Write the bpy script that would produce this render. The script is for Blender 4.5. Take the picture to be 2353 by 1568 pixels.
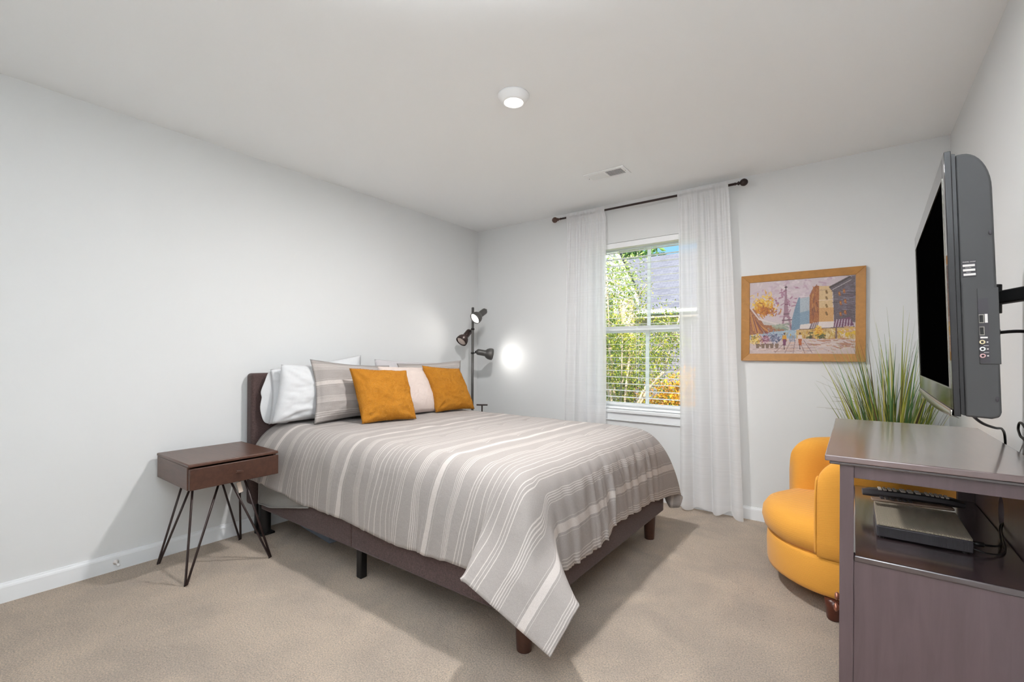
import bpy, bmesh, math, random
import numpy as np
from mathutils import Vector, Matrix, noise
R = math.radians
PI = math.pi
S = bpy.context.scene
for o in list(bpy.data.objects):
    bpy.data.objects.remove(o, do_unlink=True)
COL = S.collection
random.seed(7)
rng = np.random.default_rng(7)

# ------------------------------------------------------------------ camera
IMG_W, IMG_H = 2353, 1568
FPX = 1054.4
yaw, pitch, roll = 0.640324, 0.000984, 0.005152
fw = Vector((-math.sin(yaw) * math.cos(pitch), math.cos(yaw) * math.cos(pitch), math.sin(pitch)))
r0 = Vector((math.cos(yaw), math.sin(yaw), 0))
u0 = r0.cross(fw)
rt = r0 * math.cos(roll) + u0 * math.sin(roll)
up = rt.cross(fw)
cam = bpy.data.cameras.new('camera')
cam.sensor_width = 36
cam.lens = FPX / IMG_W * 36
cam.shift_y = 30.9 / IMG_W
cam.clip_start = 0.02
cam.clip_end = 300
camo = bpy.data.objects.new('camera', cam)
M = Matrix((rt, up, -fw)).transposed().to_4x4()
M.translation = Vector((3.1514, -3.6262, 1.1563))
camo.matrix_world = M
COL.objects.link(camo)
S.camera = camo

# ------------------------------------------------------------------ view, world, sun
S.view_settings.view_transform = 'Standard'
S.view_settings.look = 'None'
S.view_settings.gamma = 1
S.view_settings.use_curve_mapping = False
S.view_settings.exposure = 0.09
W = bpy.data.worlds.new('sky')
S.world = W
W.use_nodes = True
wn, wl = W.node_tree.nodes, W.node_tree.links
wn.clear()
out = wn.new('ShaderNodeOutputWorld')
bg = wn.new('ShaderNodeBackground')
bg.inputs['Strength'].default_value = 3.2
tc = wn.new('ShaderNodeTexCoord')
sep = wn.new('ShaderNodeSeparateXYZ')
ramp = wn.new('ShaderNodeValToRGB')
re_ = ramp.color_ramp.elements
re_[0].position, re_[0].color = 0.0, (0.15, 0.27, 0.38, 1)
re_[1].position, re_[1].color = 1.0, (0.80, 0.92, 1.0, 1)
for p_, c_ in ((0.34, (0.085, 0.21, 0.36, 1)), (0.46, (0.95, 0.97, 1.0, 1))):     # blue low down, unseen brighter band above, added to light the window
    e_ = re_.new(p_); e_.color = c_
wl.new(tc.outputs['Generated'], sep.inputs[0])
wl.new(sep.outputs['Z'], ramp.inputs[0])
wl.new(ramp.outputs[0], bg.inputs['Color'])
wl.new(bg.outputs[0], out.inputs[0])

def light(name, kind, loc, energy, color=(1, 1, 1), direction=None, **kw):
    l = bpy.data.lights.new(name, kind)
    l.energy = energy
    l.color = color
    for k, v in kw.items():
        setattr(l, k, v)
    o = bpy.data.objects.new(name, l)
    o.location = loc
    if direction is not None:
        o.rotation_euler = Vector(direction).to_track_quat('-Z', 'Y').to_euler()
    COL.objects.link(o)
    return o

light('sunlight', 'SUN', (0, 20, 20), 11, (1.0, 0.95, 0.86), (-0.38, 0.75, -0.60), angle=R(0.6))
# ceiling lamp light (sits just under the puck's lens)
light('ceiling_lamp_light', 'AREA', (1.797, -1.806, 2.392), 39, (1.0, 0.988, 0.972), (0, 0, -1), shape='DISK', size=0.13)
# added fill light beside the camera, bounced off the ceiling to brighten the room
light('ceiling_bounce_fill', 'AREA', (2.95, -3.80, 0.85), 49, (0.89, 0.95, 1.0), (0.0, 0.05, 1), shape='DISK', size=0.25, spread=R(92))
# second added fill, aimed back at the wall behind the camera
light('wall_bounce_fill', 'AREA', (2.70, -3.85, 1.45), 10, (0.90, 0.96, 1.0), (0.0, -1, 0.15), shape='DISK', size=0.30)
# unseen fill light added in the hall behind the open doorway
light('hall_fill_light', 'AREA', (2.6, -5.2, 2.40), 45, (0.97, 0.98, 1.0), (0, 0, -1), shape='DISK', size=0.5)

# ------------------------------------------------------------------ materials
def lin(c):
    return tuple(((x / 255) / 12.92 if x / 255 <= 0.04045 else (((x / 255) + 0.055) / 1.055) ** 2.4) for x in c)

class Mat:
    def __init__(s, name, rgb, rough=0.6, spec=0.4, metal=0.0, **kw):
        s.m = bpy.data.materials.new(name)
        s.m.use_nodes = True
        s.n, s.l = s.m.node_tree.nodes, s.m.node_tree.links
        s.b = s.n['Principled BSDF']
        s.o = s.n['Material Output']
        s.rgb = lin(rgb) if rgb else (0.5, 0.5, 0.5)
        s.b.inputs['Base Color'].default_value = (*s.rgb, 1)
        s.b.inputs['Roughness'].default_value = rough
        s.b.inputs['Specular IOR Level'].default_value = spec
        s.b.inputs['Metallic'].default_value = metal
        for k, v in kw.items():
            s.b.inputs[k].default_value = v
        s.tc = None
    def node(s, t, **kw):
        n = s.n.new(t)
        for k, v in kw.items():
            setattr(n, k, v)
        return n
    def coord(s, scale=(1, 1, 1), uv=False, loc=(0, 0, 0), rot=(0, 0, 0)):
        t = s.node('ShaderNodeTexCoord')
        mp = s.node('ShaderNodeMapping')
        mp.inputs['Scale'].default_value = scale
        mp.inputs['Location'].default_value = loc
        mp.inputs['Rotation'].default_value = rot
        s.l.new(t.outputs['UV' if uv else 'Object'], mp.inputs[0])
        return mp.outputs[0]
    def noise(s, vec, scale, detail=4, rough=0.55, dist=0.0):
        n = s.node('ShaderNodeTexNoise')
        n.inputs['Scale'].default_value = scale
        n.inputs['Detail'].default_value = detail
        n.inputs['Roughness'].default_value = rough
        n.inputs['Distortion'].default_value = dist
        s.l.new(vec, n.inputs['Vector'])
        return n.outputs[0]
    def ramp(s, fac, stops, interp='LINEAR'):
        r = s.node('ShaderNodeValToRGB')
        r.color_ramp.interpolation = interp
        e = r.color_ramp.elements
        while len(e) < len(stops):
            e.new(0.5)
        for i, (p, c) in enumerate(stops):
            e[i].position = p
            e[i].color = (*c, 1) if len(c) == 3 else c
        s.l.new(fac, r.inputs[0])
        return r.outputs[0]
    def color(s, out):
        s.l.new(out, s.b.inputs['Base Color'])
    def vary(s, out, amt=0.12):
        c = s.rgb
        s.color(s.ramp(out, [(0.25, tuple(x * (1 - amt) for x in c)), (0.75, tuple(min(1, x * (1 + amt)) for x in c))]))
    def bump(s, out, strength=0.3, dist=0.002):
        b = s.node('ShaderNodeBump')
        b.inputs['Strength'].default_value = strength
        b.inputs['Distance'].default_value = dist
        s.l.new(out, b.inputs['Height'])
        prev = s.b.inputs['Normal'].links
        if prev:
            s.l.new(prev[0].from_socket, b.inputs['Normal'])
        s.l.new(b.outputs[0], s.b.inputs['Normal'])
    def wave(s, vec, scale, direction='Z', dist=0, detail=0):
        w = s.node('ShaderNodeTexWave')
        w.bands_direction = direction
        w.inputs['Scale'].default_value = scale
        w.inputs['Distortion'].default_value = dist
        w.inputs['Detail'].default_value = detail
        s.l.new(vec, w.inputs[0])
        return w.outputs[1] if False else w.outputs['Fac']

def mk_paint(name, rgb, rough=0.75):
    m = Mat(name, rgb, rough, 0.25)
    v = m.coord()
    m.bump(m.noise(v, 90, 3), 0.08, 0.001)
    return m.m

def mk_wood(name, rgb, rough=0.4, spec=0.4, scale=(2, 14, 14), amt=0.25, coat=0.0):
    m = Mat(name, rgb, rough, spec)
    v = m.coord(scale)
    n = m.noise(v, 3.0, 6, 0.6, 0.8)
    m.vary(n, amt)
    m.bump(n, 0.08, 0.001)
    m.b.inputs['Coat Weight'].default_value = coat
    m.b.inputs['Coat Roughness'].default_value = 0.12
    return m.m

def mk_fabric(name, rgb, amt=0.12, scale=900, strength=0.35, sheen=0.15):
    m = Mat(name, rgb, 0.9, 0.15)
    v = m.coord()
    n = m.noise(m.coord((1, 1, 0.15)), scale, 2)
    n2 = m.noise(m.coord((0.15, 0.15, 1)), scale, 2)
    mx = m.node('ShaderNodeMath', operation='MULTIPLY')
    m.l.new(n, mx.inputs[0]); m.l.new(n2, mx.inputs[1])
    r = m.ramp(mx.outputs[0], [(0.12, tuple(x * (1 - amt * 2) for x in m.rgb)), (0.4, tuple(min(1, x * (1 + amt * 2)) for x in m.rgb))])
    m.color(r)
    m.bump(mx.outputs[0], strength, 0.001)
    m.b.inputs['Sheen Weight'].default_value = sheen
    return m.m

MT = {}
MT['wall'] = mk_paint('wall_paint', (226, 227, 227))
MT['ceil'] = mk_paint('ceiling_paint', (248, 250, 251), 0.85)
MT['trim'] = mk_paint('white_trim_paint', (236, 238, 240), 0.45)
MT['vinyl'] = Mat('white_vinyl', (246, 247, 248), 0.35, 0.4).m
MT['slat'] = None
MT['black'] = Mat('black_metal', (22, 20, 20), 0.4, 0.4).m
MT['bronze'] = Mat('dark_bronze', (52, 38, 36), 0.35, 0.5, 0.3).m
MT['lampgrey'] = Mat('dark_grey_lamp_metal', (86, 84, 82), 0.42, 0.5, 0.2).m
MT['walnut'] = mk_wood('walnut_stain', (86, 59, 48), 0.32, 0.45)
MT['walnut_dark'] = mk_wood('walnut_stain_front', (76, 50, 40), 0.38, 0.45)
MT['espresso'] = mk_wood('espresso_veneer', (90, 74, 77), 0.36, 0.5, (14, 14, 1.2), 0.14, 0.25)
MT['espresso_lit_top'] = mk_wood('espresso_lit_top', (108, 87, 85), 0.3, 1.0, (14, 2, 14), 0.10, 1.0)  # same veneer, base lightened to stand for the wall reflection on the top
MT['espresso_gloss'] = mk_wood('espresso_gloss', (62, 50, 52), 0.24, 0.9, (14, 2, 14), 0.10, 1.0)
MT['legwood'] = mk_wood('cherry_leg', (84, 42, 30), 0.3, 0.5)
MT['picframe'] = mk_wood('oak_picture_frame', (176, 124, 62), 0.45, 0.4, (10, 10, 10), 0.15)
MT['bedfab'] = mk_fabric('brown_upholstery', (84, 68, 66), 0.22, 700)
MT['white_cotton'] = mk_fabric('white_cotton', (212, 213, 215), 0.02, 900, 0.12)
MT['grey_cotton'] = mk_fabric('pale_grey_cotton', (196, 192, 194), 0.03, 900, 0.12)
MT['sheetgrey'] = mk_fabric('grey_sheet', (146, 143, 139), 0.06, 800, 0.2)
MT['soil'] = mk_fabric('soil', (60, 46, 36), 0.3, 60, 0.8)
MT['pot'] = Mat('dark_pot', (46, 44, 44), 0.5, 0.4).m

# carpet
m = Mat('beige_carpet', (230, 209, 187), 0.95, 0.1)
v = m.coord()
n1 = m.noise(v, 170, 5, 0.75)
n2 = m.noise(v, 3.2, 3, 0.5, 0.6)
n3 = m.noise(v, 1.1, 2, 0.5)
mix = m.node('ShaderNodeMix', data_type='RGBA')
c1 = m.ramp(n1, [(0.3, tuple(x * 0.50 for x in m.rgb)), (0.62, tuple(x * 1.18 for x in m.rgb))])
n4 = m.noise(v, 24, 3, 0.6, 0.5)
c2 = m.ramp(n2, [(0.35, (0.84, 0.84, 0.85)), (0.65, (1.05, 1.04, 1.03))])
mix.blend_type = 'MULTIPLY'
mix.inputs['Factor'].default_value = 1
m.l.new(c1, mix.inputs['A']); m.l.new(c2, mix.inputs['B'])
m.color(mix.outputs['Result'])
m.bump(n1, 1.0, 0.014)
m.bump(n4, 0.7, 0.015)
m.bump(n2, 0.5, 0.02)
m.b.inputs['Sheen Weight'].default_value = 0.25
MT['carpet'] = m.m

# striped cotton: u coordinate runs across the stripes (metres)
def mk_stripe(name, base, line, per=0.675, off=0.355, scale=1.0):
    m = Mat(name, base, 0.9, 0.15)
    uv = m.node('ShaderNodeTexCoord')
    sx = m.node('ShaderNodeSeparateXYZ')
    m.l.new(uv.outputs['UV'], sx.inputs[0])
    def math_(op, a, b):
        n = m.node('ShaderNodeMath', operation=op)
        for i, q in enumerate((a, b)):
            if isinstance(q, (int, float)): n.inputs[i].default_value = q
            else: m.l.new(q, n.inputs[i])
        return n.outputs[0]
    u = math_('MULTIPLY', sx.outputs['X'], scale)
    wob = m.noise(m.coord(uv=True, scale=(1, 1, 1)), 14, 2)
    u = math_('ADD', u, math_('MULTIPLY', math_('SUBTRACT', wob, 0.5), 0.006))
    d = math_('PINGPONG', math_('SUBTRACT', u, off), per / 2)
    q = math_('DIVIDE', d, per / 2)
    A, B = m.rgb, lin(line)
    on = [(0, 0.0145), (0.0225, 0.0250)] + [(x, x + 0.0034) for x in (0.095, 0.1045, 0.114, 0.1235, 0.133)] + \
         [(x, x + 0.0036) for x in (0.201, 0.215, 0.229)] + [(0.271, 0.2748), (0.303, 0.3068), (0.3350, 0.34)]
    stops = []
    for a, b in on:
        stops.append((min(a / (per / 2), 1), B))
        if b < per / 2:
            stops.append((b / (per / 2), A))
    col = m.ramp(q, stops, 'CONSTANT')
    n = m.noise(m.coord((1, 1, 0.2)), 700, 2)
    mix = m.node('ShaderNodeMix', data_type='RGBA')
    mix.blend_type = 'MULTIPLY'
    mix.inputs['Factor'].default_value = 1
    m.l.new(col, mix.inputs['A'])
    m.l.new(m.ramp(n, [(0.3, (0.86, 0.86, 0.86)), (0.7, (1.06, 1.06, 1.06))]), mix.inputs['B'])
    m.color(mix.outputs['Result'])
    m.bump(n, 0.2, 0.001)
    m.bump(m.noise(m.coord(), 22, 3, 0.5, 0.4), 0.35, 0.006)
    m.b.inputs['Sheen Weight'].default_value = 0.1
    return m.m
MT['stripe'] = mk_stripe('grey_striped_cotton', (162, 155, 151), (199, 191, 186))

def mk_fur(name, rgb, amt, sc=120):
    m = Mat(name, rgb, 0.95, 0.1)
    v = m.coord((1, 0.45, 1))
    n = m.noise(v, sc, 5, 0.7, 1.6)
    n2 = m.noise(m.coord(), 9, 3, 0.5, 0.8)
    mx = m.node('ShaderNodeMath', operation='ADD')
    m.l.new(n, mx.inputs[0]); m.l.new(n2, mx.inputs[1])
    m.color(m.ramp(mx.outputs[0], [(0.35, tuple(x * (1 - amt) for x in m.rgb)), (0.95, tuple(min(1, x * (1 + amt)) for x in m.rgb))]))
    m.bump(n, 0.8, 0.006)
    m.bump(n2, 0.6, 0.012)
    m.b.inputs['Sheen Weight'].default_value = 0.3
    m.b.inputs['Sheen Tint'].default_value = (*tuple(min(1, x * 1.5) for x in m.rgb), 1)
    return m.m
MT['yellow_fur'] = mk_fur('mustard_plush', (174, 116, 40), 0.25)
MT['cream_fur'] = mk_fur('cream_fleece', (218, 202, 194), 0.12, 160)

# ribbed yellow chair fabric
m = Mat('ribbed_yellow_fabric', (232, 164, 66), 0.85, 0.2)
w = m.wave(m.coord((1, 1, 1), rot=(0.10, 0.22, 0)), 72, 'Z', 0.6, 1)
n = m.noise(m.coord(), 260, 3)
mx = m.node('ShaderNodeMath', operation='MULTIPLY')
m.l.new(w, mx.inputs[0]); m.l.new(n, mx.inputs[1])
m.color(m.ramp(mx.outputs[0], [(0.0, tuple(x * 0.93 for x in m.rgb)), (0.6, tuple(min(1, x * 1.05) for x in m.rgb))]))
m.bump(w, 0.28, 0.002)
m.bump(n, 0.3, 0.001)
m.b.inputs['Sheen Weight'].default_value = 0.2
MT['chair'] = m.m

def mk_glass(name):
    m = bpy.data.materials.new(name); m.use_nodes = True
    n, l = m.node_tree.nodes, m.node_tree.links
    n.clear()
    o = n.new('ShaderNodeOutputMaterial'); mixs = n.new('ShaderNodeMixShader')
    t = n.new('ShaderNodeBsdfTransparent'); g = n.new('ShaderNodeBsdfGlossy')
    f = n.new('ShaderNodeFresnel'); f.inputs['IOR'].default_value = 1.25
    g.inputs['Roughness'].default_value = 0.02
    t.inputs['Color'].default_value = (0.97, 0.98, 0.98, 1)
    l.new(f.outputs[0], mixs.inputs[0]); l.new(t.outputs[0], mixs.inputs[1]); l.new(g.outputs[0], mixs.inputs[2])
    l.new(mixs.outputs[0], o.inputs[0])
    return m
MT['glass'] = mk_glass('window_glass')

def mk_sheer(name, rgb, transp, hem=False):
    m = bpy.data.materials.new(name); m.use_nodes = True
    n, l = m.node_tree.nodes, m.node_tree.links
    n.clear()
    o = n.new('ShaderNodeOutputMaterial'); m1 = n.new('ShaderNodeMixShader'); m2 = n.new('ShaderNodeMixShader')
    t = n.new('ShaderNodeBsdfTransparent'); d = n.new('ShaderNodeBsdfDiffuse'); tr = n.new('ShaderNodeBsdfTranslucent')
    c = (*lin(rgb), 1)
    d.inputs['Color'].default_value = c; tr.inputs['Color'].default_value = c
    m1.inputs[0].default_value = 0.38
    l.new(d.outputs[0], m1.inputs[1]); l.new(tr.outputs[0], m1.inputs[2])
    tcn = n.new('ShaderNodeTexCoord'); mp = n.new('ShaderNodeMapping'); mp.inputs['Scale'].default_value = (1, 1, 60)
    nz = n.new('ShaderNodeTexNoise'); nz.inputs['Scale'].default_value = 1.5
    mr = n.new('ShaderNodeMapRange')
    mr.inputs['To Min'].default_value = transp * 0.8; mr.inputs['To Max'].default_value = transp * 1.2
    l.new(tcn.outputs['Object'], mp.inputs[0]); l.new(mp.outputs[0], nz.inputs[0]); l.new(nz.outputs[0], mr.inputs[0])
    l.new(mr.outputs[0], m2.inputs[0]); l.new(m1.outputs[0], m2.inputs[1]); l.new(t.outputs[0], m2.inputs[2])
    l.new(m2.outputs[0], o.inputs[0])
    return m
MT['sheer'] = mk_sheer('sheer_white_voile', (253, 253, 254), 0.25)
MT['slat'] = mk_sheer('white_blind_slat', (252, 252, 252), 0.0)
MT['slat'].node_tree.nodes['Mix Shader'].inputs[0].default_value = 0.72
MT['clearplastic'] = mk_sheer('clear_plastic', (176, 186, 200), 0.45)

def mk_emit(name, rgb, st):
    m = Mat(name, rgb, 0.5)
    m.b.inputs['Emission Color'].default_value = (*lin(rgb), 1)
    m.b.inputs['Emission Strength'].default_value = st
    return m.m
MT['lens'] = mk_emit('lit_lens', (255, 252, 246), 3.0)
MT['bulb'] = mk_emit('lit_bulb', (255, 252, 246), 6.0)
MT['bulb_off'] = Mat('frosted_bulb_unlit', (214, 196, 186), 0.3).m
MT['bezel'] = Mat('gloss_black_plastic', (26, 23, 25), 0.06, 0.6).m
MT['screen'] = Mat('matte_black_screen', (2, 2, 2), 1.0, 0.0).m
MT['tvbody'] = Mat('charcoal_plastic', (66, 65, 65), 0.5, 0.35).m
MT['chrome'] = Mat('silver_trim', (150, 146, 138), 0.15, 0.6, 0.8).m
MT['sticker'] = Mat('white_sticker', (214, 208, 204), 0.6).m
MT['modem'] = Mat('modem_plastic', (60, 56, 60), 0.4, 0.4).m
m = Mat('modem_ribbed_lid', (196, 182, 162), 0.45, 0.4)
w = m.wave(m.coord(rot=(0, 0, 0)), 140, 'X')
m.bump(w, 0.8, 0.003)
m.color(m.ramp(w, [(0.1, tuple(x * 0.78 for x in m.rgb)), (0.6, m.rgb)]))
MT['modemlid'] = m.m
MT['button'] = Mat('pale_rubber_button', (196, 186, 176), 0.5).m
MT['silver'] = Mat('brushed_silver_plastic', (150, 128, 112), 0.35, 0.5, 0.3).m
MT['copper'] = Mat('copper_knob', (170, 112, 92), 0.3, 0.5, 0.7).m
MT['paper'] = Mat('cream_paper', (206, 190, 176), 0.8).m

# ------------------------------------------------------------------ mesh helpers
ORG = {}
def obj(name, bm, mat, parent=None, org=None, smooth=False, bevel=0, seg=2, sub=0, solid=0):
    """link the bmesh (built in world coordinates) as one object"""
    me = bpy.data.meshes.new(name)
    if parent is not None:
        o0 = ORG[parent.name]
    else:
        o0 = Vector(org) if org is not None else Vector((0, 0, 0))
    bmesh.ops.translate(bm, verts=bm.verts, vec=-o0)
    bm.normal_update()
    bm.to_mesh(me)
    bm.free()
    if isinstance(mat, str): mat = MT[mat]
    me.materials.append(mat)
    if smooth:
        me.polygons.foreach_set('use_smooth', [True] * len(me.polygons))
    o = bpy.data.objects.new(name, me)
    COL.objects.link(o)
    ORG[o.name] = o0
    if parent is not None:
        o.parent = parent
    else:
        o.location = o0
    if solid:
        q = o.modifiers.new('thickness', 'SOLIDIFY'); q.thickness = solid; q.offset = 0
    if bevel:
        q = o.modifiers.new('bevel', 'BEVEL'); q.width = bevel; q.segments = seg; q.limit_method = 'ANGLE'; q.angle_limit = R(40)
        q.harden_normals = False
        me.polygons.foreach_set('use_smooth', [True] * len(me.polygons))
        if hasattr(me, 'set_sharp_from_angle'): me.set_sharp_from_angle(angle=R(40))
    if sub:
        q = o.modifiers.new('smooth', 'SUBSURF'); q.levels = sub; q.render_levels = sub
    return o

def tag(o, label=None, cat=None, group=None, kind=None):
    if label: o['label'] = label
    if cat: o['category'] = cat
    if group: o['group'] = group
    if kind: o['kind'] = kind
    return o

def thing(name, label, cat, loc, group=None):
    o = bpy.data.objects.new(name, None)
    o.empty_display_size = 0.1
    o.location = loc
    COL.objects.link(o)
    ORG[o.name] = Vector(loc)
    return tag(o, label, cat, group)

def child_org(o, parent):
    ORG[o.name] = ORG[parent.name]

def BM(): return bmesh.new()

def box(bm, x0, x1, y0, y1, z0, z1, rot=None, piv=None):
    c = Vector(((x0 + x1) / 2, (y0 + y1) / 2, (z0 + z1) / 2))
    m = Matrix.Translation(c) @ Matrix.Diagonal((x1 - x0, y1 - y0, z1 - z0, 1))
    r = bmesh.ops.create_cube(bm, size=1, matrix=m)
    if rot is not None:
        bmesh.ops.rotate(bm, verts=r['verts'], cent=Vector(piv) if piv is not None else c, matrix=rot)
    return r['verts']

def cyl(bm, p, q, r, r2=None, seg=20, caps=True):
    p, q = Vector(p), Vector(q)
    d = q - p
    m = Matrix.Translation((p + q) / 2) @ d.to_track_quat('Z', 'Y').to_matrix().to_4x4()
    return bmesh.ops.create_cone(bm, cap_ends=caps, segments=seg, radius1=r, radius2=r if r2 is None else r2, depth=d.length, matrix=m)['verts']

def sph(bm, c, r, sc=(1, 1, 1), u=20, v=12):
    m = Matrix.Translation(Vector(c)) @ Matrix.Diagonal((*sc, 1))
    return bmesh.ops.create_uvsphere(bm, u_segments=u, v_segments=v, radius=r, matrix=m)['verts']

def lathe(bm, prof, cx=0, cy=0, seg=48, a0=0, a1=2 * PI, mat=None):
    """prof: list of (r, z)"""
    full = abs(a1 - a0 - 2 * PI) < 1e-6
    n = seg if full else seg + 1
    rows = []
    for i in range(n):
        a = a0 + (a1 - a0) * i / seg
        row = []
        for r, z in prof:
            v = Vector((cx + r * math.cos(a), cy + r * math.sin(a), z))
            if mat is not None: v = mat @ v
            row.append(bm.verts.new(v))
        rows.append(row)
    for i in range(seg if full else seg):
        A, B = rows[i], rows[(i + 1) % n]
        for j in range(len(prof) - 1):
            try: bm.faces.new((A[j], B[j], B[j + 1], A[j + 1]))
            except ValueError: pass
    if not full:
        for row in (rows[0][::-1], rows[-1]):
            try: bm.faces.new(row)
            except ValueError: pass
    bmesh.ops.remove_doubles(bm, verts=bm.verts, dist=1e-5)
    return rows

def axmat(p, d):
    return Matrix.Translation(Vector(p)) @ Vector(d).to_track_quat('Z', 'Y').to_matrix().to_4x4()

def catmull(pts, n=8):
    pts = [Vector(p) for p in pts]
    P = [pts[0]] + pts + [pts[-1]]
    out = []
    for i in range(1, len(P) - 2):
        for k in range(n):
            t = k / n
            a, b, c, d = P[i - 1], P[i], P[i + 1], P[i + 2]
            out.append(0.5 * ((2 * b) + (-a + c) * t + (2 * a - 5 * b + 4 * c - d) * t * t + (-a + 3 * b - 3 * c + d) * t ** 3))
    out.append(pts[-1])
    return out

def tube(bm, pts, r, seg=10, n=8):
    P = catmull(pts, n) if n else [Vector(p) for p in pts]
    rings = []
    prev = None
    for i, p in enumerate(P):
        t = (P[min(i + 1, len(P) - 1)] - P[max(i - 1, 0)]).normalized()
        if prev is None:
            a = t.orthogonal().normalized()
        else:
            a = (prev - t * prev.dot(t)).normalized()
        prev = a
        b = t.cross(a)
        rings.append([bm.verts.new(p + (a * math.cos(2 * PI * k / seg) + b * math.sin(2 * PI * k / seg)) * r) for k in range(seg)])
    for A, B in zip(rings, rings[1:]):
        for k in range(seg):
            bm.faces.new((A[k], A[(k + 1) % seg], B[(k + 1) % seg], B[k]))
    bm.faces.new(rings[0][::-1]); bm.faces.new(rings[-1])

def prism(bm, pts, vec):
    """polygon (list of 3D points) extruded by vec"""
    a = [bm.verts.new(Vector(p)) for p in pts]
    b = [bm.verts.new(Vector(p) + Vector(vec)) for p in pts]
    n = len(a)
    bm.faces.new(a[::-1]); bm.faces.new(b)
    for i in range(n):
        bm.faces.new((a[i], a[(i + 1) % n], b[(i + 1) % n], b[i]))
    bmesh.ops.recalc_face_normals(bm, faces=bm.faces)

def grid(bm, P, uv=None):
    """P: array [i][j] of 3D points; uv same shape of (u,v)"""
    ni, nj = len(P), len(P[0])
    V = [[bm.verts.new(P[i][j]) for j in range(nj)] for i in range(ni)]
    lay = bm.loops.layers.uv.verify() if uv is not None else None
    for i in range(ni - 1):
        for j in range(nj - 1):
            f = bm.faces.new((V[i][j], V[i + 1][j], V[i + 1][j + 1], V[i][j + 1]))
            if lay is not None:
                for lp, (a, b) in zip(f.loops, ((i, j), (i + 1, j), (i + 1, j + 1), (i, j + 1))):
                    lp[lay].uv = uv[a][b]
    return V

def nz(x, y=0, z=0): return noise.noise(Vector((x, y, z)))

# ------------------------------------------------------------------ room shell
RW, RD, RH = 3.5935, 4.35, 2.44        # width (x), depth (y from 0 to -RD), height
WX0, WX1, WZ0, WZ1 = 1.30, 2.235, 0.70, 2.108   # window opening
def struct(name, bm, mat, **kw):
    return tag(obj(name, bm, mat, **kw), kind='structure')

bm = BM(); box(bm, -0.15, RW + 0.15, -RD - 1.9, 0.12, -0.12, 0); struct('floor', bm, 'carpet')
bm = BM(); box(bm, -0.15, RW + 0.15, -RD - 1.9, 0.15, RH, RH + 0.15); struct('ceiling', bm, 'ceil')
bm = BM(); box(bm, -0.15, 0, -RD, 0.15, 0, RH); struct('wall_left', bm, 'wall')
bm = BM(); box(bm, RW, RW + 0.15, -RD, 0.15, 0, RH); struct('wall_right', bm, 'wall')
bm = BM()
for a in ((0, WX0, 0, RH), (WX1, RW, 0, RH), (WX0, WX1, 0, WZ0), (WX0, WX1, WZ1, RH)):
    box(bm, a[0], a[1], 0, 0.15, a[2], a[3])
struct('wall_back', bm, 'wall')
# unseen front wall behind the camera; doorway added to let fill light in
DX0, DX1 = 2.45, 3.30
bm = BM()
for a in ((-0.15, DX0, 0, RH), (DX1, RW + 0.15, 0, RH), (DX0, DX1, 2.06, RH)):
    box(bm, a[0], a[1], -RD - 0.12, -RD, a[2], a[3])
struct('wall_front', bm, 'wall')
bm = BM()
box(bm, 0.6, 0.72, -RD - 1.75, -RD - 0.12, 0, RH)
box(bm, RW + 0.03, RW + 0.15, -RD - 1.75, -RD - 0.12, 0, RH)
box(bm, 0.6, RW + 0.15, -RD - 1.87, -RD - 1.75, 0, RH)
struct('wall_hall', bm, 'wall')
bm = BM()
for a in ((DX0 - 0.06, DX0, 0, 2.12), (DX1, DX1 + 0.06, 0, 2.12), (DX0, DX1, 2.06, 2.12)):
    box(bm, a[0], a[1], -RD, -RD + 0.015, a[2], a[3])
struct('trim_1', bm, 'trim', bevel=0.004)

def baseboard(name, p, q, n):
    """profile swept from p to q, n = inward normal"""
    bm = BM()
    p, q, n = Vector(p), Vector(q), Vector(n)
    prof = [(0, 0), (0.014, 0), (0.014, 0.070), (0.012, 0.078), (0.008, 0.083), (0.006, 0.089), (0, 0.090)]
    prism(bm, [p + n * a + Vector((0, 0, b)) for a, b in prof], q - p)
    struct(name, bm, 'trim')
baseboard('baseboard_left', (0, -RD, 0), (0, 0, 0), (1, 0, 0))
baseboard('baseboard_back', (0.014, 0, 0), (RW - 0.014, 0, 0), (0, -1, 0))
baseboard('baseboard_right', (RW, -RD, 0), (RW, 0, 0), (-1, 0, 0))

# ------------------------------------------------------------------ window
win = thing('window_1', None, None, (1.767, 0.0, WZ0)); tag(win, kind='structure')
f = 0.012
bm = BM(); box(bm, WX0 - 0.07, WX1 + 0.07, -0.030, 0.075, WZ0 - 0.022, WZ0 + 0.003)
obj('window_sill', bm, 'trim', win, bevel=0.004)
bm = BM(); box(bm, WX0 - 0.05, WX1 + 0.05, -f, 0, WZ0 - 0.078, WZ0 - 0.022)
box(bm, WX0 - 0.05, WX1 + 0.05, -f - 0.005, 0, WZ0 - 0.088, WZ0 - 0.078)
obj('apron', bm, 'trim', win, bevel=0.002)
bm = BM()
for a in ((WX0, WX0 + 0.035, WZ0, WZ1), (WX1 - 0.035, WX1, WZ0, WZ1), (WX0, WX1, WZ0, WZ0 + 0.03), (WX0, WX1, WZ1 - 0.02, WZ1)):
    box(bm, a[0], a[1], 0.075, 0.145, a[2], a[3])
obj('window_frame', bm, 'vinyl', win, bevel=0.002)
ZM = 1.372
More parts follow.
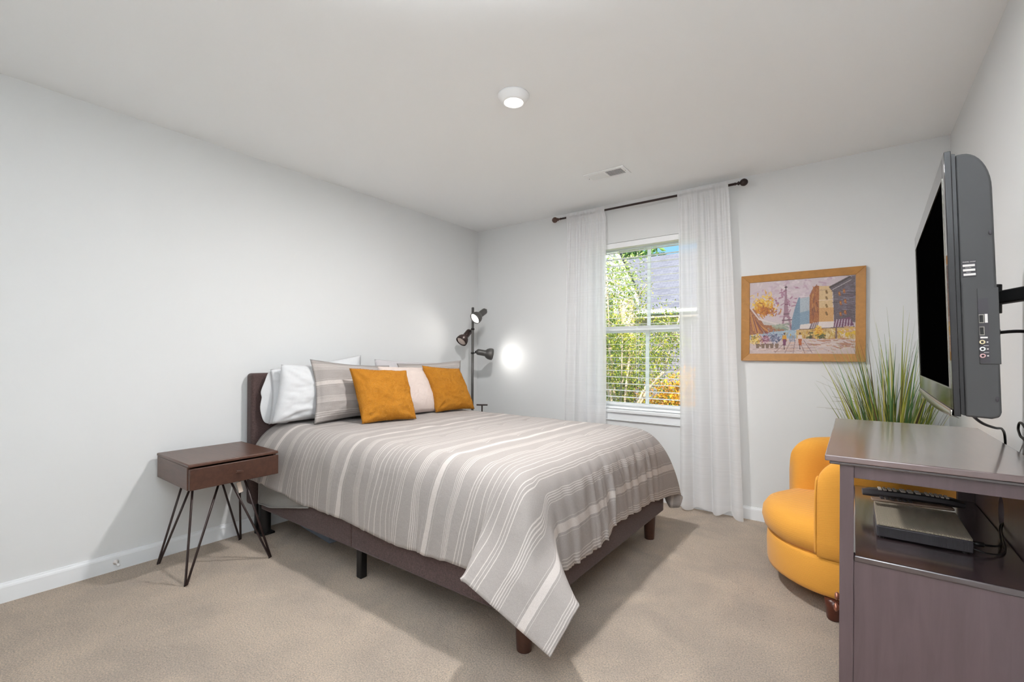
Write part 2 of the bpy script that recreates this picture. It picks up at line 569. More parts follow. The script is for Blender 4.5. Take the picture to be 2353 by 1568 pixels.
def sash(name, y0, y1, z0, z1):
    bm = BM(); x0, x1 = WX0 + 0.035, WX1 - 0.035; w = 0.036
    for a in ((x0, x0 + w, z0, z1), (x1 - w, x1, z0, z1), (x0 + w, x1 - w, z0, z0 + w), (x0 + w, x1 - w, z1 - w, z1)):
        box(bm, a[0], a[1], y0, y1, a[2], a[3])
    s = obj(name, bm, 'vinyl', win, bevel=0.003)
    c = (x0 + x1) / 2 + 0.012
    bm = BM(); box(bm, c - 0.014, c + 0.014, (y0 + y1) / 2 - 0.006, (y0 + y1) / 2 + 0.006, z0 + w, z1 - w)
    obj('muntin', bm, 'slat', s)
    bm = BM(); box(bm, x0 + w - 0.004, x1 - w + 0.004, (y0 + y1) / 2 - 0.002, (y0 + y1) / 2 + 0.002, z0 + w - 0.004, z1 - w + 0.004)
    tag(obj('glass', bm, 'glass', s), 'clear window pane')
sash('upper_sash', 0.112, 0.138, ZM - 0.022, WZ1 - 0.012)
sash('lower_sash', 0.082, 0.108, WZ0 + 0.02, ZM + 0.034)

# blinds: two-inch slats, tilted open
bl = thing('window_blind', 'white horizontal slat blind, fully lowered and tilted open inside the window', 'blind', (1.767, 0.035, WZ0 + 0.004))
bm = BM(); box(bm, WX0 + 0.006, WX1 - 0.006, 0.004, 0.066, WZ1 - 0.046, WZ1 - 0.001)
obj('headrail', bm, 'vinyl', bl, bevel=0.003)
bm = BM()
zs = WZ1 - 0.080
while zs > WZ0 + 0.045:
    vs = box(bm, WX0 + 0.012, WX1 - 0.012, 0.013, 0.060, zs - 0.0013, zs + 0.0013)
    bmesh.ops.rotate(bm, verts=vs, cent=(1.767, 0.0365, zs), matrix=Matrix.Rotation(R(2), 3, 'X'))
    zs -= 0.0555
obj('slats', bm, 'slat', bl)
bm = BM(); box(bm, WX0 + 0.012, WX1 - 0.012, 0.014, 0.060, WZ0 + 0.006, WZ0 + 0.022)
obj('bottom_rail', bm, 'vinyl', bl, bevel=0.003)
for x in (WX0 + 0.15, (WX0 + WX1) / 2 - 0.05, WX1 - 0.17):
    bm = BM()
    for y in (0.012, 0.061):
        cyl(bm, (x, y, WZ0 + 0.015), (x, y, WZ1 - 0.03), 0.0008, seg=6)
    obj('ladder_cord', bm, 'vinyl', bl)

# ------------------------------------------------------------------ curtain rod and sheers
RY, RZ = -0.09, 2.372
rod = thing('curtain_rod', 'dark bronze curtain rod with ball finials above the window', 'curtain rod', (1.76, 0, RZ - 0.03))
bm = BM(); cyl(bm, (1.05, RY, RZ), (2.47, RY, RZ), 0.0085); obj('pole', bm, 'bronze', rod, smooth=True)
def finial(x, s):
    bm = BM()
    prof = [(0.0001, 0), (0.009, 0.0), (0.011, 0.004), (0.007, 0.012), (0.0085, 0.02), (0.014, 0.025), (0.014, 0.029), (0.008, 0.034), (0.014, 0.038), (0.022, 0.046), (0.0255, 0.058), (0.025, 0.066), (0.019, 0.078), (0.010, 0.085), (0.0001, 0.087)]
    lathe(bm, prof, seg=24, mat=axmat((x, RY, RZ), (s, 0, 0)))
    obj('finial', bm, 'walnut_dark' if s < 0 else 'bronze', rod, smooth=True)
finial(1.05, -1); finial(2.47, 1)
for x in (1.16, 2.34):
    bm = BM(); cyl(bm, (x, 0, RZ - 0.004), (x, RY, RZ - 0.012), 0.005); cyl(bm, (x, -0.004, RZ - 0.004), (x, 0, RZ - 0.004), 0.018)
    obj('wall_bracket', bm, 'bronze', rod)

def curtain(label, xt0, xt1, xb0, xb1, seed, folds, zb=0.012):
    top = RZ + 0.024
    ni, nj = 220, 60
    P = []
    for i in range(ni):
        u = i / (ni - 1)
        row = []
        for j in range(nj):
            t = j / (nj - 1)
            z = top + (zb - top) * t
            # the hem waves a little and puddles
            z += (0.02 * math.sin(u * 15 + seed) + 0.012 * nz(u * 6, seed)) * t ** 6 + 0.012 * t ** 6
            xa = xt0 + (xt1 - xt0) * u
            xb = xb0 + (xb1 - xb0) * u
            s = t ** 0.9
            x = xa * (1 - s) + xb * s
            ph = u * folds * 2 * PI + seed + 1.3 * nz(u * 3, seed * 2)
            amp = 0.010 + 0.022 * min(1, t * 1.8)
            y = RY + amp * math.sin(ph) * (0.7 + 0.5 * nz(u * 5, seed + 3))
            y += 0.010 * (1 - t) ** 2 * math.sin(u * folds * 5.3 * PI)
            x += 0.012 * math.cos(ph) * t
            # gathered rod pocket: cloth goes around the rod at the very top
            if t < 0.03: y = RY - 0.012 + 0.003 * math.sin(u * folds * 12)
            y = min(y, -0.022)
            row.append(Vector((x, y, z)))
        P.append(row)
    bm = BM(); grid(bm, P)
    o = obj('sheer_curtain', bm, 'sheer', org=((xb0 + xb1) / 2, RY, 0), smooth=True)
    return tag(o, label, 'curtain', 'sheer curtains on the rod')
curtain('sheer white curtain panel left of the window, its foot hidden behind the bed', 1.115, 1.478, 1.075, 1.49, 0.6, 4.2)
curtain('sheer white curtain panel right of the window, beside the framed painting', 2.075, 2.43, 2.105, 2.53, 2.4, 3.6)

# ------------------------------------------------------------------ ceiling fittings
cl = thing('ceiling_lamp', 'small round white ceiling lamp, switched on', 'lamp', (1.797, -1.806, 2.40))
bm = BM(); lathe(bm, [(0.0001, 2.44), (0.078, 2.44), (0.078, 2.434), (0.072, 2.425), (0.060, 2.410), (0.054, 2.403), (0.048, 2.403), (0.048, 2.408), (0.0001, 2.408)], 1.797, -1.806)
obj('housing', bm, 'vinyl', cl, smooth=True)
bm = BM(); lathe(bm, [(0.0001, 2.399), (0.03, 2.400), (0.046, 2.4045), (0.046, 2.4075), (0.0001, 2.4075)], 1.797, -1.806)
tag(obj('lens', bm, 'lens', cl, smooth=True), 'glowing round lens')

vt = thing('ceiling_vent', 'white two-part air vent in the ceiling in front of the window', 'vent', (1.748, -0.632, 2.432))
X0, X1, Y0, Y1 = 1.598, 1.898, -0.708, -0.556
bm = BM()
b = 0.028
for a in ((X0, X1, Y0, Y0 + b), (X0, X1, Y1 - b, Y1), (X0, X0 + b, Y0 + b, Y1 - b), (X1 - b, X1, Y0 + b, Y1 - b), (1.742, 1.754, Y0 + b, Y1 - b)):
    box(bm, a[0], a[1], a[2], a[3], 2.433, 2.44)
obj('frame', bm, 'vinyl', vt, bevel=0.002)
bm = BM()
for i in range(24):
    x = X0 + b + 0.007 + i * (X1 - X0 - 2 * b - 0.006) / 24
    s = -1 if x < 1.748 else 1
    vs = box(bm, x - 0.0065, x + 0.0065, Y0 + b, Y1 - b, 2.4355, 2.4365)
    bmesh.ops.rotate(bm, verts=vs, cent=(x, -0.632, 2.436), matrix=Matrix.Rotation(R(28 * s), 3, 'Y'))
obj('louvres', bm, 'vinyl', vt)
bm = BM(); box(bm, X0 + 0.01, X1 - 0.01, Y0 + 0.01, Y1 - 0.01, 2.4395, 2.4405); obj('duct_opening', bm, 'tvbody', vt)
for x in (X0 + 0.014, X1 - 0.014):
    bm = BM(); sph(bm, (x, -0.632, 2.433), 0.003, u=8, v=6); obj('screw', bm, 'chrome', vt)

# door stop on the left baseboard
ds = thing('door_stop', 'small metal door stop screwed to the left baseboard', 'door stop', (0.014, -2.925, 0.045))
bm = BM(); lathe(bm, [(0.0001, 0), (0.0125, 0), (0.0125, 0.002), (0.007, 0.008), (0.004, 0.012), (0.004, 0.045), (0.0001, 0.045)], seg=20, mat=axmat((0.014, -2.925, 0.045), (1, 0, -0.02)))
obj('rod', bm, 'sticker', ds, smooth=True)
bm = BM(); cyl(bm, (0.058, -2.925, 0.044), (0.07, -2.925, 0.044), 0.0065, seg=16); tag(obj('tip', bm, 'vinyl', ds, smooth=True), 'white rubber tip')

# ------------------------------------------------------------------ bed
BY0, BY1, BX1 = -2.235, -0.690, 2.18     # side rails and foot rail (outer faces)
bed = thing('platform_bed', 'queen bed with brown upholstered headboard and low side rails on dark legs', 'bed', (1.1, -1.46, 0))
bm = BM()
box(bm, 0.015, 0.100, BY0 - 0.045, BY1 + 0.045, 0.19, 1.030)
obj('headboard', bm, 'bedfab', bed, bevel=0.022, seg=4)
for y0, y1 in ((BY0, BY0 + 0.045), (BY1 - 0.045, BY1)):
    bm = BM(); box(bm, 0.10, 1.098, y0, y1, 0.165, 0.375); obj('side_rail', bm, 'bedfab', bed, bevel=0.010, seg=3)
    bm = BM(); box(bm, 1.100, BX1 - 0.045, y0, y1, 0.165, 0.375); obj('side_rail', bm, 'bedfab', bed, bevel=0.010, seg=3)
bm = BM(); box(bm, BX1 - 0.045, BX1, BY0, BY1, 0.165, 0.375); obj('foot_rail', bm, 'bedfab', bed, bevel=0.010, seg=3)
for y in (BY0 + 0.085, BY1 - 0.085):
    bm = BM(); cyl(bm, (2.118, y, 0), (2.118, y, 0.17), 0.030, 0.038, 28); obj('leg', bm, 'walnut_dark', bed, smooth=False, bevel=0.003)
    bm = BM(); box(bm, 0.06, 0.085, y - 0.095, y - 0.01, 0, 0.2); box(bm, 0.06, 0.16, y - 0.095, y - 0.01, 0.0, 0.012)
    cyl(bm, (0.115, y - 0.055, 0.01), (0.115, y - 0.055, 0.2), 0.036, seg=24)
    obj('headboard_leg', bm, 'black', bed, bevel=0.002)
for y in (BY0 + 0.055, -1.46, BY1 - 0.055):
    bm = BM(); box(bm, 1.09, 1.13, y - 0.02, y + 0.02, 0, 0.2); obj('centre_leg', bm, 'black', bed, bevel=0.006)
bm = BM()
for k in range(12):
    x = 0.2 + k * 0.165
    box(bm, x, x + 0.07, BY0 + 0.045, BY1 - 0.045, 0.335, 0.355)
obj('slats', bm, 'walnut', bed)
mt = BM(); box(mt, 0.11, 2.11, BY0 + 0.06, BY1 - 0.06, 0.357, 0.640)
mo = obj('mattress', mt, 'white_cotton', org=(1.12, -1.46, 0.357), bevel=0.09, seg=6)
tag(mo, 'white mattress lying on the bed base, hidden under the striped comforter', 'mattress')

# comforter -------------------------------------------------------------
ZT = 0.705
UI, VI, VF = 2.03, -2.075, -0.855       # inner lines where the cloth starts to bend
D = 0.48                                 # cloth hanging past the inner lines (cloth metres)
def lerp(a, b, t): return a + (b - a) * t
def interp(tab, x):
    if x <= tab[0][0]: return tab[0][1]
    for (x0, y0), (x1, y1) in zip(tab, tab[1:]):
        if x <= x1:
            t = (x - x0) / (x1 - x0)
            t = t * t * (3 - 2 * t)
            return y0 + (y1 - y0) * t if not isinstance(y0, Vector) else y0.lerp(y1, t)
    return tab[-1][1]
def interp_l(tab, x):
    if x <= tab[0][0]: return tab[0][1]
    for (x0, y0), (x1, y1) in zip(tab, tab[1:]):
        if x <= x1: return y0.lerp(y1, (x - x0) / (x1 - x0))
    return tab[-1][1]
side_hem = [(0.12, Vector((0.03, -2.335, 0.385))), (0.30, Vector((0.27, -2.315, 0.375))), (0.50, Vector((0.46, -2.275, 0.335))), (0.70, Vector((0.69, -2.262, 0.305))), (0.95, Vector((0.95, -2.262, 0.312))),
            (1.25, Vector((1.25, -2.262, 0.298))), (1.45, Vector((1.44, -2.265, 0.285))), (1.65, Vector((1.63, -2.262, 0.290))), (1.85, Vector((1.80, -2.268, 0.302))), (UI, Vector((1.97, -2.262, 0.300)))]
far_hem = [(0.12, Vector((0.12, -0.60, 0.37))), (1.0, Vector((1.0, -0.63, 0.30))), (1.9, Vector((1.9, -0.62, 0.29))), (UI, Vector((2.05, -0.60, 0.28)))]
foot_hem = [(VI, Vector((2.212, -2.00, 0.275))), (-1.93, Vector((2.215, -1.90, 0.272))), (-1.70, Vector((2.212, -1.70, 0.268))), (-1.62, Vector((2.225, -1.62, 0.285))), (-1.52, Vector((2.215, -1.52, 0.322))), (-1.28, Vector((2.212, -1.28, 0.312))),
            (-0.95, Vector((2.212, -0.95, 0.300))), (VF, Vector((2.215, -0.86, 0.285)))]
# corner hem, parameter from the foot (0) round to the side (2D)
near_corner = [(0, foot_hem[0][1]), (0.09, Vector((2.222, -2.045, 0.272))), (0.26, Vector((2.374, -2.170, 0.269))), (0.48, Vector((2.335, -2.306, 0.137))),
               (0.89, Vector((1.986, -2.379, 0.331))), (0.93, Vector((1.955, -2.310, 0.305))), (0.96, side_hem[-1][1])]
far_corner = [(0, foot_hem[-1][1]), (0.15, Vector((2.225, -0.72, 0.275))), (0.30, Vector((2.245, -0.61, 0.262))), (0.46, Vector((2.255, -0.56, 0.245))), (0.52, Vector((2.240, -0.57, 0.17))), (0.62, Vector((2.19, -0.58, 0.16))),
              (0.78, Vector((2.14, -0.57, 0.24))), (0.96, far_hem[-1][1])]
TUFTS = [(x, y) for x in (0.98, 1.30, 1.615, 1.915) for y in (-2.05, -1.78, -1.50, -1.25, -0.98)]
def topz(x, y):
    z = ZT + 0.006 * nz(x * 3.1, y * 3.1) + 0.004 * nz(x * 9, y * 7, 3)
    z -= 0.035 * max(0, (x - 1.2)) ** 2 * 0.0
    for tx, ty in TUFTS:
        dx = x - tx - 0.25 * (y - ty) * 0; dy = y - ty
        a = dx * 0.93 + dy * 0.35; c = -dx * 0.35 + dy * 0.93
        if abs(a) < 0.15 and abs(c) < 0.2:
            z -= 0.011 * math.exp(-(a / 0.010) ** 2 - (c / 0.028) ** 2) + 0.005 * math.exp(-(a / 0.05) ** 2 - (c / 0.07) ** 2)
    return z
def bez(p0, p1, p2, p3, t):
    s = 1 - t
    return p0 * (s ** 3) + p1 * (3 * s * s * t) + p2 * (3 * s * t * t) + p3 * (t ** 3)
def drape(K, outdir, H, t, side, par, rr=0.155):
    p1 = K + outdir * rr * 1.02
    hz = K.z - 0.20
    sh = K + outdir * (rr + 0.012)
    p2 = Vector((lerp(sh.x, H.x, 0.45), lerp(sh.y, H.y, 0.45), hz))
    if side == 'corner':
        cw = math.sin(min(1, par / 0.96) * PI)
        p2 = Vector((lerp(sh.x, H.x, 0.45 + 0.3 * cw), lerp(sh.y, H.y, 0.45 + 0.3 * cw) - (0.04 if K.y < -1.5 else -0.01) * cw, hz))
    p = bez(K, p1, p2, H, t)
    w = min(1, max(0, (t - 0.18) / 0.35))
    if side == 'foot':
        g = 0.008 * math.sin(par * 62 + 2.5 * nz(par * 4, 1)) * (0.5 + 0.8 * abs(nz(par * 5, 7)))
        g += 0.010 * nz(par * 30 + t * 1.5, t * 1.8, 5) + 0.010 * nz(par * 9 + t * 1.2, t * 2, 9) + 0.006 * nz(par * 70 - t * 2.5, t * 3, 2)
        g -= 0.007 * max(0, 1 - abs(nz(par * 16 + 0.8 * t, t * 1.5, 12)) * 9)
        p += outdir * g * w
        p.z += 0.006 * nz(par * 40, 3) * t ** 3
    elif side == 'side':
        g = 0.010 * nz(par * 7, t * 1.2, 2) + 0.004 * nz(par * 22, t * 2, 4)
        p += outdir * g * w
        p.x += 0.014 * nz(par * 5, t * 3, 8) * w
        p.z += 0.007 * nz(par * 16, 6) * t ** 3
    else:
        g = 0.008 * nz(par * 9, t * 2, 2)
        p += outdir * g * w
    return p
us = [0.12 + (UI - 0.12) * i / 150 for i in range(151)] + [UI + D * i / 40 for i in range(1, 41)]
vs_ = [VI - D + D * i / 40 for i in range(40)] + [VI + (VF - VI) * i / 100 for i in range(101)] + [VF + D * i / 40 for i in range(1, 41)]
def cloth(u, v):
    a = u - UI
    bn = VI - v
    bf = v - VF
    if a <= 0 and bn <= 0 and bf <= 0:
        return Vector((u, v, topz(u, v)))
    if a <= 0 and bn > 0:
        K = Vector((u, VI, topz(u, VI)))
        return drape(K, Vector((0, -1, 0)), interp(side_hem, u), bn / D, 'side', u)
    if a <= 0:
        K = Vector((u, VF, topz(u, VF)))
        return drape(K, Vector((0, 1, 0)), interp(far_hem, u), bf / D, 'far', u)
    if bn <= 0 and bf <= 0:
        K = Vector((UI, v, topz(UI, v)))
        return drape(K, Vector((1, 0, 0)), interp(foot_hem, v), a / D, 'foot', v)
    near = bn > 0
    b = bn if near else bf
    V0 = VI if near else VF
    K = Vector((UI, V0, topz(UI, V0)))
    t = max(a, b) / D
    h = b * D / a if a >= b else 2 * D - a * D / b
    tab = near_corner if near else far_corner
    def ray(h, t):
        H = interp_l(tab, h)
        ang = PI / 2 * (h / (2 * D))
        od = Vector((math.cos(ang), (-1 if near else 1) * math.sin(ang), 0))
        p = drape(K, od, H, t, 'corner', h, 0.155)
        if near and 0.25 < h < 0.90:
            # the flat flap hanging from the corner
            T = near_corner[3][1]
            ad = (T - near_corner[4][1]) / 0.41; bd = (T - near_corner[2][1]) / 0.22
            ah, bh = (D, h) if h <= D else (2 * D - h, D)
            nrm = Vector((0.456, -0.684, 0.565)).normalized()
            mid = math.sin(PI * min(1, max(0, (h - 0.26) / 0.63)))
            q = T + ad * (ah * t - D) + bd * (bh * t - D) + nrm * (0.055 * math.sin(PI * t) * mid + 0.006 * nz(ah * t * 9, bh * t * 9, 4))
            w = min(1, max(0, (t - 0.22) / 0.42)); w = w * w * (3 - 2 * w)
            p = p.lerp(q, w)
        if near and t > 0.12:
            lx, ly = (2.200, -2.255) if p.z < 0.42 else (2.170, -2.225)
            if p.z > 0.42: k_ = max(0, (p.z - 0.50) / 0.2) ** 2 * 0.10; lx -= k_; ly += k_
            if p.x < lx and p.y > ly:
                if lx - p.x < p.y - ly: p.x = lx
                else: p.y = ly
        return p
    if near:
        for h0, h1 in ((0, 0.09), (0.09, 0.26), (0.89, 0.93), (0.93, 0.96)):
            if h0 <= h < h1 or (h0 == 0.93 and h >= 0.96):
                return ray(h0, t).lerp(ray(h1, t), min(1, (h - h0) / (h1 - h0)))
    return ray(h, t)
P = [[cloth(u, v) for v in vs_] for u in us]
# relax the folds round the two foot corners so the cloth turns softly
PA = np.array([[p[:] for p in row] for row in P])
ua, va = np.array(us)[:, None], np.array(vs_)[None, :]
wt = np.clip((ua - (UI - 0.22)) / 0.12, 0, 1) * np.clip(np.maximum((VI + 0.40) - va, va - (VF - 0.10)) / 0.15, 0, 1)
wt[-1, :] = 0; wt[:, 0] = 0; wt[:, -1] = 0; wt[0, :] = 0
for _ in range(6):
    L_ = PA.copy()
    L_[1:-1, 1:-1] = (PA[2:, 1:-1] + PA[:-2, 1:-1] + PA[1:-1, 2:] + PA[1:-1, :-2]) / 4
    PA = PA + (L_ - PA) * (wt * 0.8)[:, :, None]
P = [[Vector(PA[i, j]) for j in range(PA.shape[1])] for i in range(PA.shape[0])]
UVg = [[(u + 0.0, v) for v in vs_] for u in us]
bm = BM(); grid(bm, P, UVg)
co = obj('comforter', bm, 'stripe', org=(1.2, -1.46, 0.66), smooth=True)
q = co.modifiers.new('thickness', 'SOLIDIFY'); q.thickness = 0.014; q.offset = -1
tag(co, 'grey comforter with pale stripes spread over the bed, its corner trailing to the floor', 'comforter')

# grey sheet corner hanging out below the comforter beside the headboard
def sheet_bm():
    P = []
    for i in range(40):
        u = i / 39
        row = []
        for j in range(20):
            t = j / 19
            x = 0.135 + 0.58 * u
            z0 = 0.40
            z1 = 0.205 + 0.015 * u + 0.10 * max(0, u - 0.25) * 1.0
            z = z0 + (z1 - z0) * t
            y = -2.243 - 0.005 * abs(math.sin(t * 9 + u * 6)) * t
            row.append(Vector((x - 0.012 * math.sin(t * PI), y, z)))
        P.append(row)
    return P
bm = BM(); grid(bm, sheet_bm())
sk = obj('grey_blanket', bm, 'sheetgrey', org=(0.45, -2.25, 0.4), smooth=True, solid=0.006)
tag(sk, 'corner of a plain grey blanket hanging over the side rail beside the headboard', 'blanket')
bm = BM()
pts = [sheet_bm()[i][19] + Vector((0, -0.006, 0.004)) for i in range(0, 40, 3)]
pts = [Vector((0.137, -2.251, z)) for z in (0.38, 0.34, 0.28, 0.24)] + pts
tube(bm, pts, 0.005, 6, 3)
obj('hem', bm, 'sheetgrey', sk, smooth=True)

# translucent storage bin under the bed
bn = BM()
cb, yb = (0.594, -2.045), 0
e1 = Vector((-0.97, 0.10, 0)).normalized(); e2 = Vector((0.12, 0.99, 0)).normalized()
A = Vector((0.594, -2.045, 0.002))
ptsb = [A, A + e1 * 0.42, A + e1 * 0.42 + e2 * 0.3, A + e2 * 0.3]
ctr = sum(ptsb, Vector()) / 4
bot = [bn.verts.new(p) for p in ptsb]
tp = [bn.verts.new(ctr + (p - ctr) * 1.1 + Vector((0, 0, 0.14))) for p in ptsb]
bn.faces.new(bot)
for i in range(4): bn.faces.new((bot[i], bot[(i + 1) % 4], tp[(i + 1) % 4], tp[i]))
bo = obj('storage_bin', bn, 'clearplastic', org=tuple(A), solid=0.003, bevel=0.012)
tag(bo, 'clear plastic storage bin on the carpet under the bed', 'storage bin')
bm = BM()
for i in range(4):
    p, q = ctr + (ptsb[i] - ctr) * 1.1 + Vector((0, 0, 0.142)), ctr + (ptsb[(i + 1) % 4] - ctr) * 1.1 + Vector((0, 0, 0.142))
    cyl(bm, p, q, 0.005, seg=8)
obj('rim', bm, 'clearplastic', bo)

# ------------------------------------------------------------------ pillows
def pillow(name, mat, w, h, t, corners, label, cat, group=None, flange=0.0, seed=0, wr=0.006, flip=False, uvo=0.0, sag=0.0, n=44, ears=0.05):
    """corners: world positions of bottom-left, bottom-right, top-left, top-right (seen from the bed's foot)"""
    BL, BR, TL, TR = [Vector(c) for c in corners]
    nrm = (BR - BL).cross(TL - BL).normalized()
    def base(a, b):      # a,b in -1..1
        s, q = (a + 1) / 2, (b + 1) / 2
        p = BL * (1 - s) * (1 - q) + BR * s * (1 - q) + TL * (1 - s) * q + TR * s * q
        # edges bow inward between the corners
        ctr = (BL + BR + TL + TR) / 4
        k = ears * ((1 - a * a) * b * b + (1 - b * b) * a * a)
        return p.lerp(ctr, k)
    bm = BM()
    lay = bm.loops.layers.uv.verify()
    verts = {}
    fl = flange
    for sd in (1, -1):
        for i in range(n + 1):
            for j in range(n + 1):
                a, b = -1 + 2 * i / n, -1 + 2 * j / n
                edge = i in (0, n) or j in (0, n)
                if sd == -1 and edge:
                    verts[(sd, i, j)] = verts[(1, i, j)]
                    continue
                aa, bb = min(1, abs(a) / (1 - fl)), min(1, abs(b) / (1 - fl))
                th = (max(0, 1 - aa ** 2.6) ** 0.55) * (max(0, 1 - bb ** 2.6) ** 0.55)
                p = base(a, b)
                zz = t / 2 * th
                wv = wr * (nz(a * 2.2 + seed, b * 2.2, sd) + 0.5 * nz(a * 6 + seed, b * 6, sd * 3) + 0.35 * nz(a * 13, b * 9 + seed, sd)) * (0.35 + th)
                # radiating creases close to the corners
                cr = math.hypot(abs(a) - 1, abs(b) - 1)
                an = math.atan2(1 - abs(b), 1 - abs(a) + 1e-6)
                wv += wr * 0.8 * math.sin(an * 11 + seed) * math.exp(-(cr - 0.35) ** 2 / 0.06) * th
                lo = max(0, -b) ** 2 * sag
                verts[(sd, i, j)] = bm.verts.new(p + nrm * (sd * (zz * (1 + lo) + wv + (0.003 if not edge else 0))))
    for sd in (1, -1):
        for i in range(n):
            for j in range(n):
                k = [(i, j), (i + 1, j), (i + 1, j + 1), (i, j + 1)]
                if sd == -1: k = k[::-1]
                try: f = bm.faces.new([verts[(sd, a, b)] for a, b in k])
                except ValueError: continue
                for lp, (a, b) in zip(f.loops, k):
                    lp[lay].uv = (uvo + (b / n) * h, (a / n) * w)
    o = obj(name, bm, mat, org=tuple((BL + BR) / 2), smooth=True)
    return tag(o, label, cat, group)

def pile(o, n, L, cols, lean=0.75):
    """short plush hairs standing on a cushion"""
    me = o.data; me.update()
    A = np.array([p.area for p in me.polygons]); C0 = np.array([p.center[:] for p in me.polygons]); N0 = np.array([p.normal[:] for p in me.polygons])
    idx = rng.choice(len(A), n, p=A / A.sum())
    c = C0[idx] + rng.normal(0, 0.004, (n, 3)); nn = N0[idx]
    c -= nn * ((c - C0[idx]) * nn).sum(1, keepdims=True)
    sw = np.array([[noise.noise(Vector(x) * 9), noise.noise(Vector(x) * 9 + Vector((5, 1, 2))), noise.noise(Vector(x) * 9 + Vector((1, 7, 3))) - 0.25] for x in c.tolist()])
    d = nn * (1 - lean) + sw * 1.8 * lean + rng.normal(0, 0.18, (n, 3))
    d += nn * np.maximum(0, 0.12 - (d * nn).sum(1, keepdims=True))
    d /= np.linalg.norm(d, axis=1, keepdims=True)
    sd = np.cross(d, nn); sd /= np.linalg.norm(sd, axis=1, keepdims=True) + 1e-6
    ll = L * rng.uniform(0.6, 1.2, (n, 1)); w = 0.0006
    V = np.stack([c - sd * w, c + sd * w, c + d * ll], 1).reshape(-1, 3)
    m2 = bpy.data.meshes.new('plush_pile'); m2.from_pydata(V.tolist(), [], np.arange(3 * n).reshape(-1, 3).tolist())
    at_ = m2.color_attributes.new('tint', 'FLOAT_COLOR', 'POINT')
    cc = np.array([lin(x) for x in cols])[rng.integers(0, len(cols), n)] * rng.uniform(0.85, 1.15, (n, 1))
    at_.data.foreach_set('color', np.concatenate([np.clip(cc, 0, 1), np.ones((n, 1))], 1).repeat(3, 0).ravel())
    mm = Mat(o.name + '_pile', cols[0], 0.9, 0.1); vc = mm.node('ShaderNodeVertexColor'); vc.layer_name = 'tint'; mm.color(vc.outputs[0])
    m2.materials.append(mm.m)
    h = bpy.data.objects.new('plush_pile', m2); COL.objects.link(h); h.parent = o; tag(h, kind='stuff')
ZB = ZT + 0.003
G = 'bed pillows leaning on the headboard'
wb = pillow('pillow', 'white_cotton', 0.7, 0.45, 0.10, [(0.180, -2.215, ZB + 0.0), (0.180, -1.50, ZB), (0.168, -2.20, 1.055), (0.175, -1.535, 1.150)],
       'white pillow standing rearmost against the headboard, one corner poking up behind the left striped sham', 'pillow', G, flange=0.05, seed=3, wr=0.010)
# loose open hem of that pillow case: two pointed folds at the side
bm = BM()
prof = [(-2.205, 1.05), (-2.222, 0.985), (-2.262, 0.905), (-2.238, 0.885), (-2.262, 0.825), (-2.246, 0.76), (-2.228, 0.705)]
Pq = []
for k, (y, z) in enumerate(prof):
    Pq.append([Vector((0.145 - 0.0 * k, y, z)), Vector((0.165, -2.20 + 0.03, z)), Vector((0.205, -2.13, z)), Vector((0.21, -2.09, z))])
grid(bm, Pq)
obj('case_hem', bm, 'white_cotton', wb, smooth=True, solid=0.004, sub=2)
pillow('pillow', 'white_cotton', 0.7, 0.45, 0.17, [(0.265, -2.235, ZB + 0.012), (0.275, -1.56, ZB + 0.012), (0.235, -2.165, 1.088), (0.235, -1.55, 1.075)],
       'plump white pillow at the left end, half covered by the left striped sham', 'pillow', G, seed=11, wr=0.013, sag=0.2, ears=0.03)
pillow('pillow', 'grey_cotton', 0.7, 0.45, 0.13, [(0.25, -1.47, ZB), (0.24, -0.80, ZB), (0.205, -1.435, 1.118), (0.17, -0.72, 1.085)],
       'pale grey pillow whose pointed corner rises between the two striped shams', 'pillow', G, seed=5)
pillow('pillow_sham', 'stripe', 0.68, 0.43, 0.15, [(0.415, -2.045, ZB + 0.004), (0.405, -1.36, ZB + 0.004), (0.300, -2.010, 1.122), (0.285, -1.36, 1.070)],
       'grey striped pillow sham on the left, leaning on the plump white pillow', 'pillow', 'striped pillow shams', flange=0.06, seed=8, uvo=0.355 - 0.265, wr=0.010, ears=0.085)
pillow('pillow_sham', 'stripe', 0.68, 0.43, 0.14, [(0.41, -1.27, ZB), (0.41, -0.63, ZB), (0.30, -1.30, 1.085), (0.30, -0.575, 1.105)],
       'grey striped pillow sham at the far right end, mostly hidden behind the right yellow cushion', 'pillow', 'striped pillow shams', flange=0.06, seed=21, uvo=0.355 - 0.265, wr=0.009, ears=0.075)
pillow('throw_pillow', 'cream_fur', 0.46, 0.42, 0.17, [(0.535, -1.53, ZB + 0.004), (0.535, -1.07, ZB + 0.004), (0.385, -1.545, 1.068), (0.40, -1.10, 1.052)],
       'cream fleece throw pillow between the two mustard cushions', 'cushion', None, seed=13, wr=0.006, ears=0.04)
G2 = 'mustard plush throw pillows'
pile_on = pillow('throw_pillow', 'yellow_fur', 0.40, 0.40, 0.15, [(0.640, -1.850, ZB + 0.004), (0.735, -1.480, ZB + 0.004), (0.475, -1.835, 1.062), (0.560, -1.425, 1.040)],
       'mustard plush throw pillow in front of the left striped sham', 'cushion', G2, seed=17, wr=0.012, ears=0.05)
pile(pile_on, 26000, 0.0065, [(176, 118, 40), (186, 130, 54), (166, 106, 34), (194, 144, 76)])
pile_on = pillow('throw_pillow', 'yellow_fur', 0.40, 0.40, 0.15, [(0.575, -1.145, ZB + 0.004), (0.655, -0.785, ZB + 0.004), (0.460, -1.185, 1.070), (0.510, -0.820, 1.040)],
       'mustard plush throw pillow at the right, in front of the cream fleece pillow', 'cushion', G2, seed=29, wr=0.012, ears=0.05)
pile(pile_on, 24000, 0.0065, [(176, 118, 40), (186, 130, 54), (166, 106, 34), (194, 144, 76)])

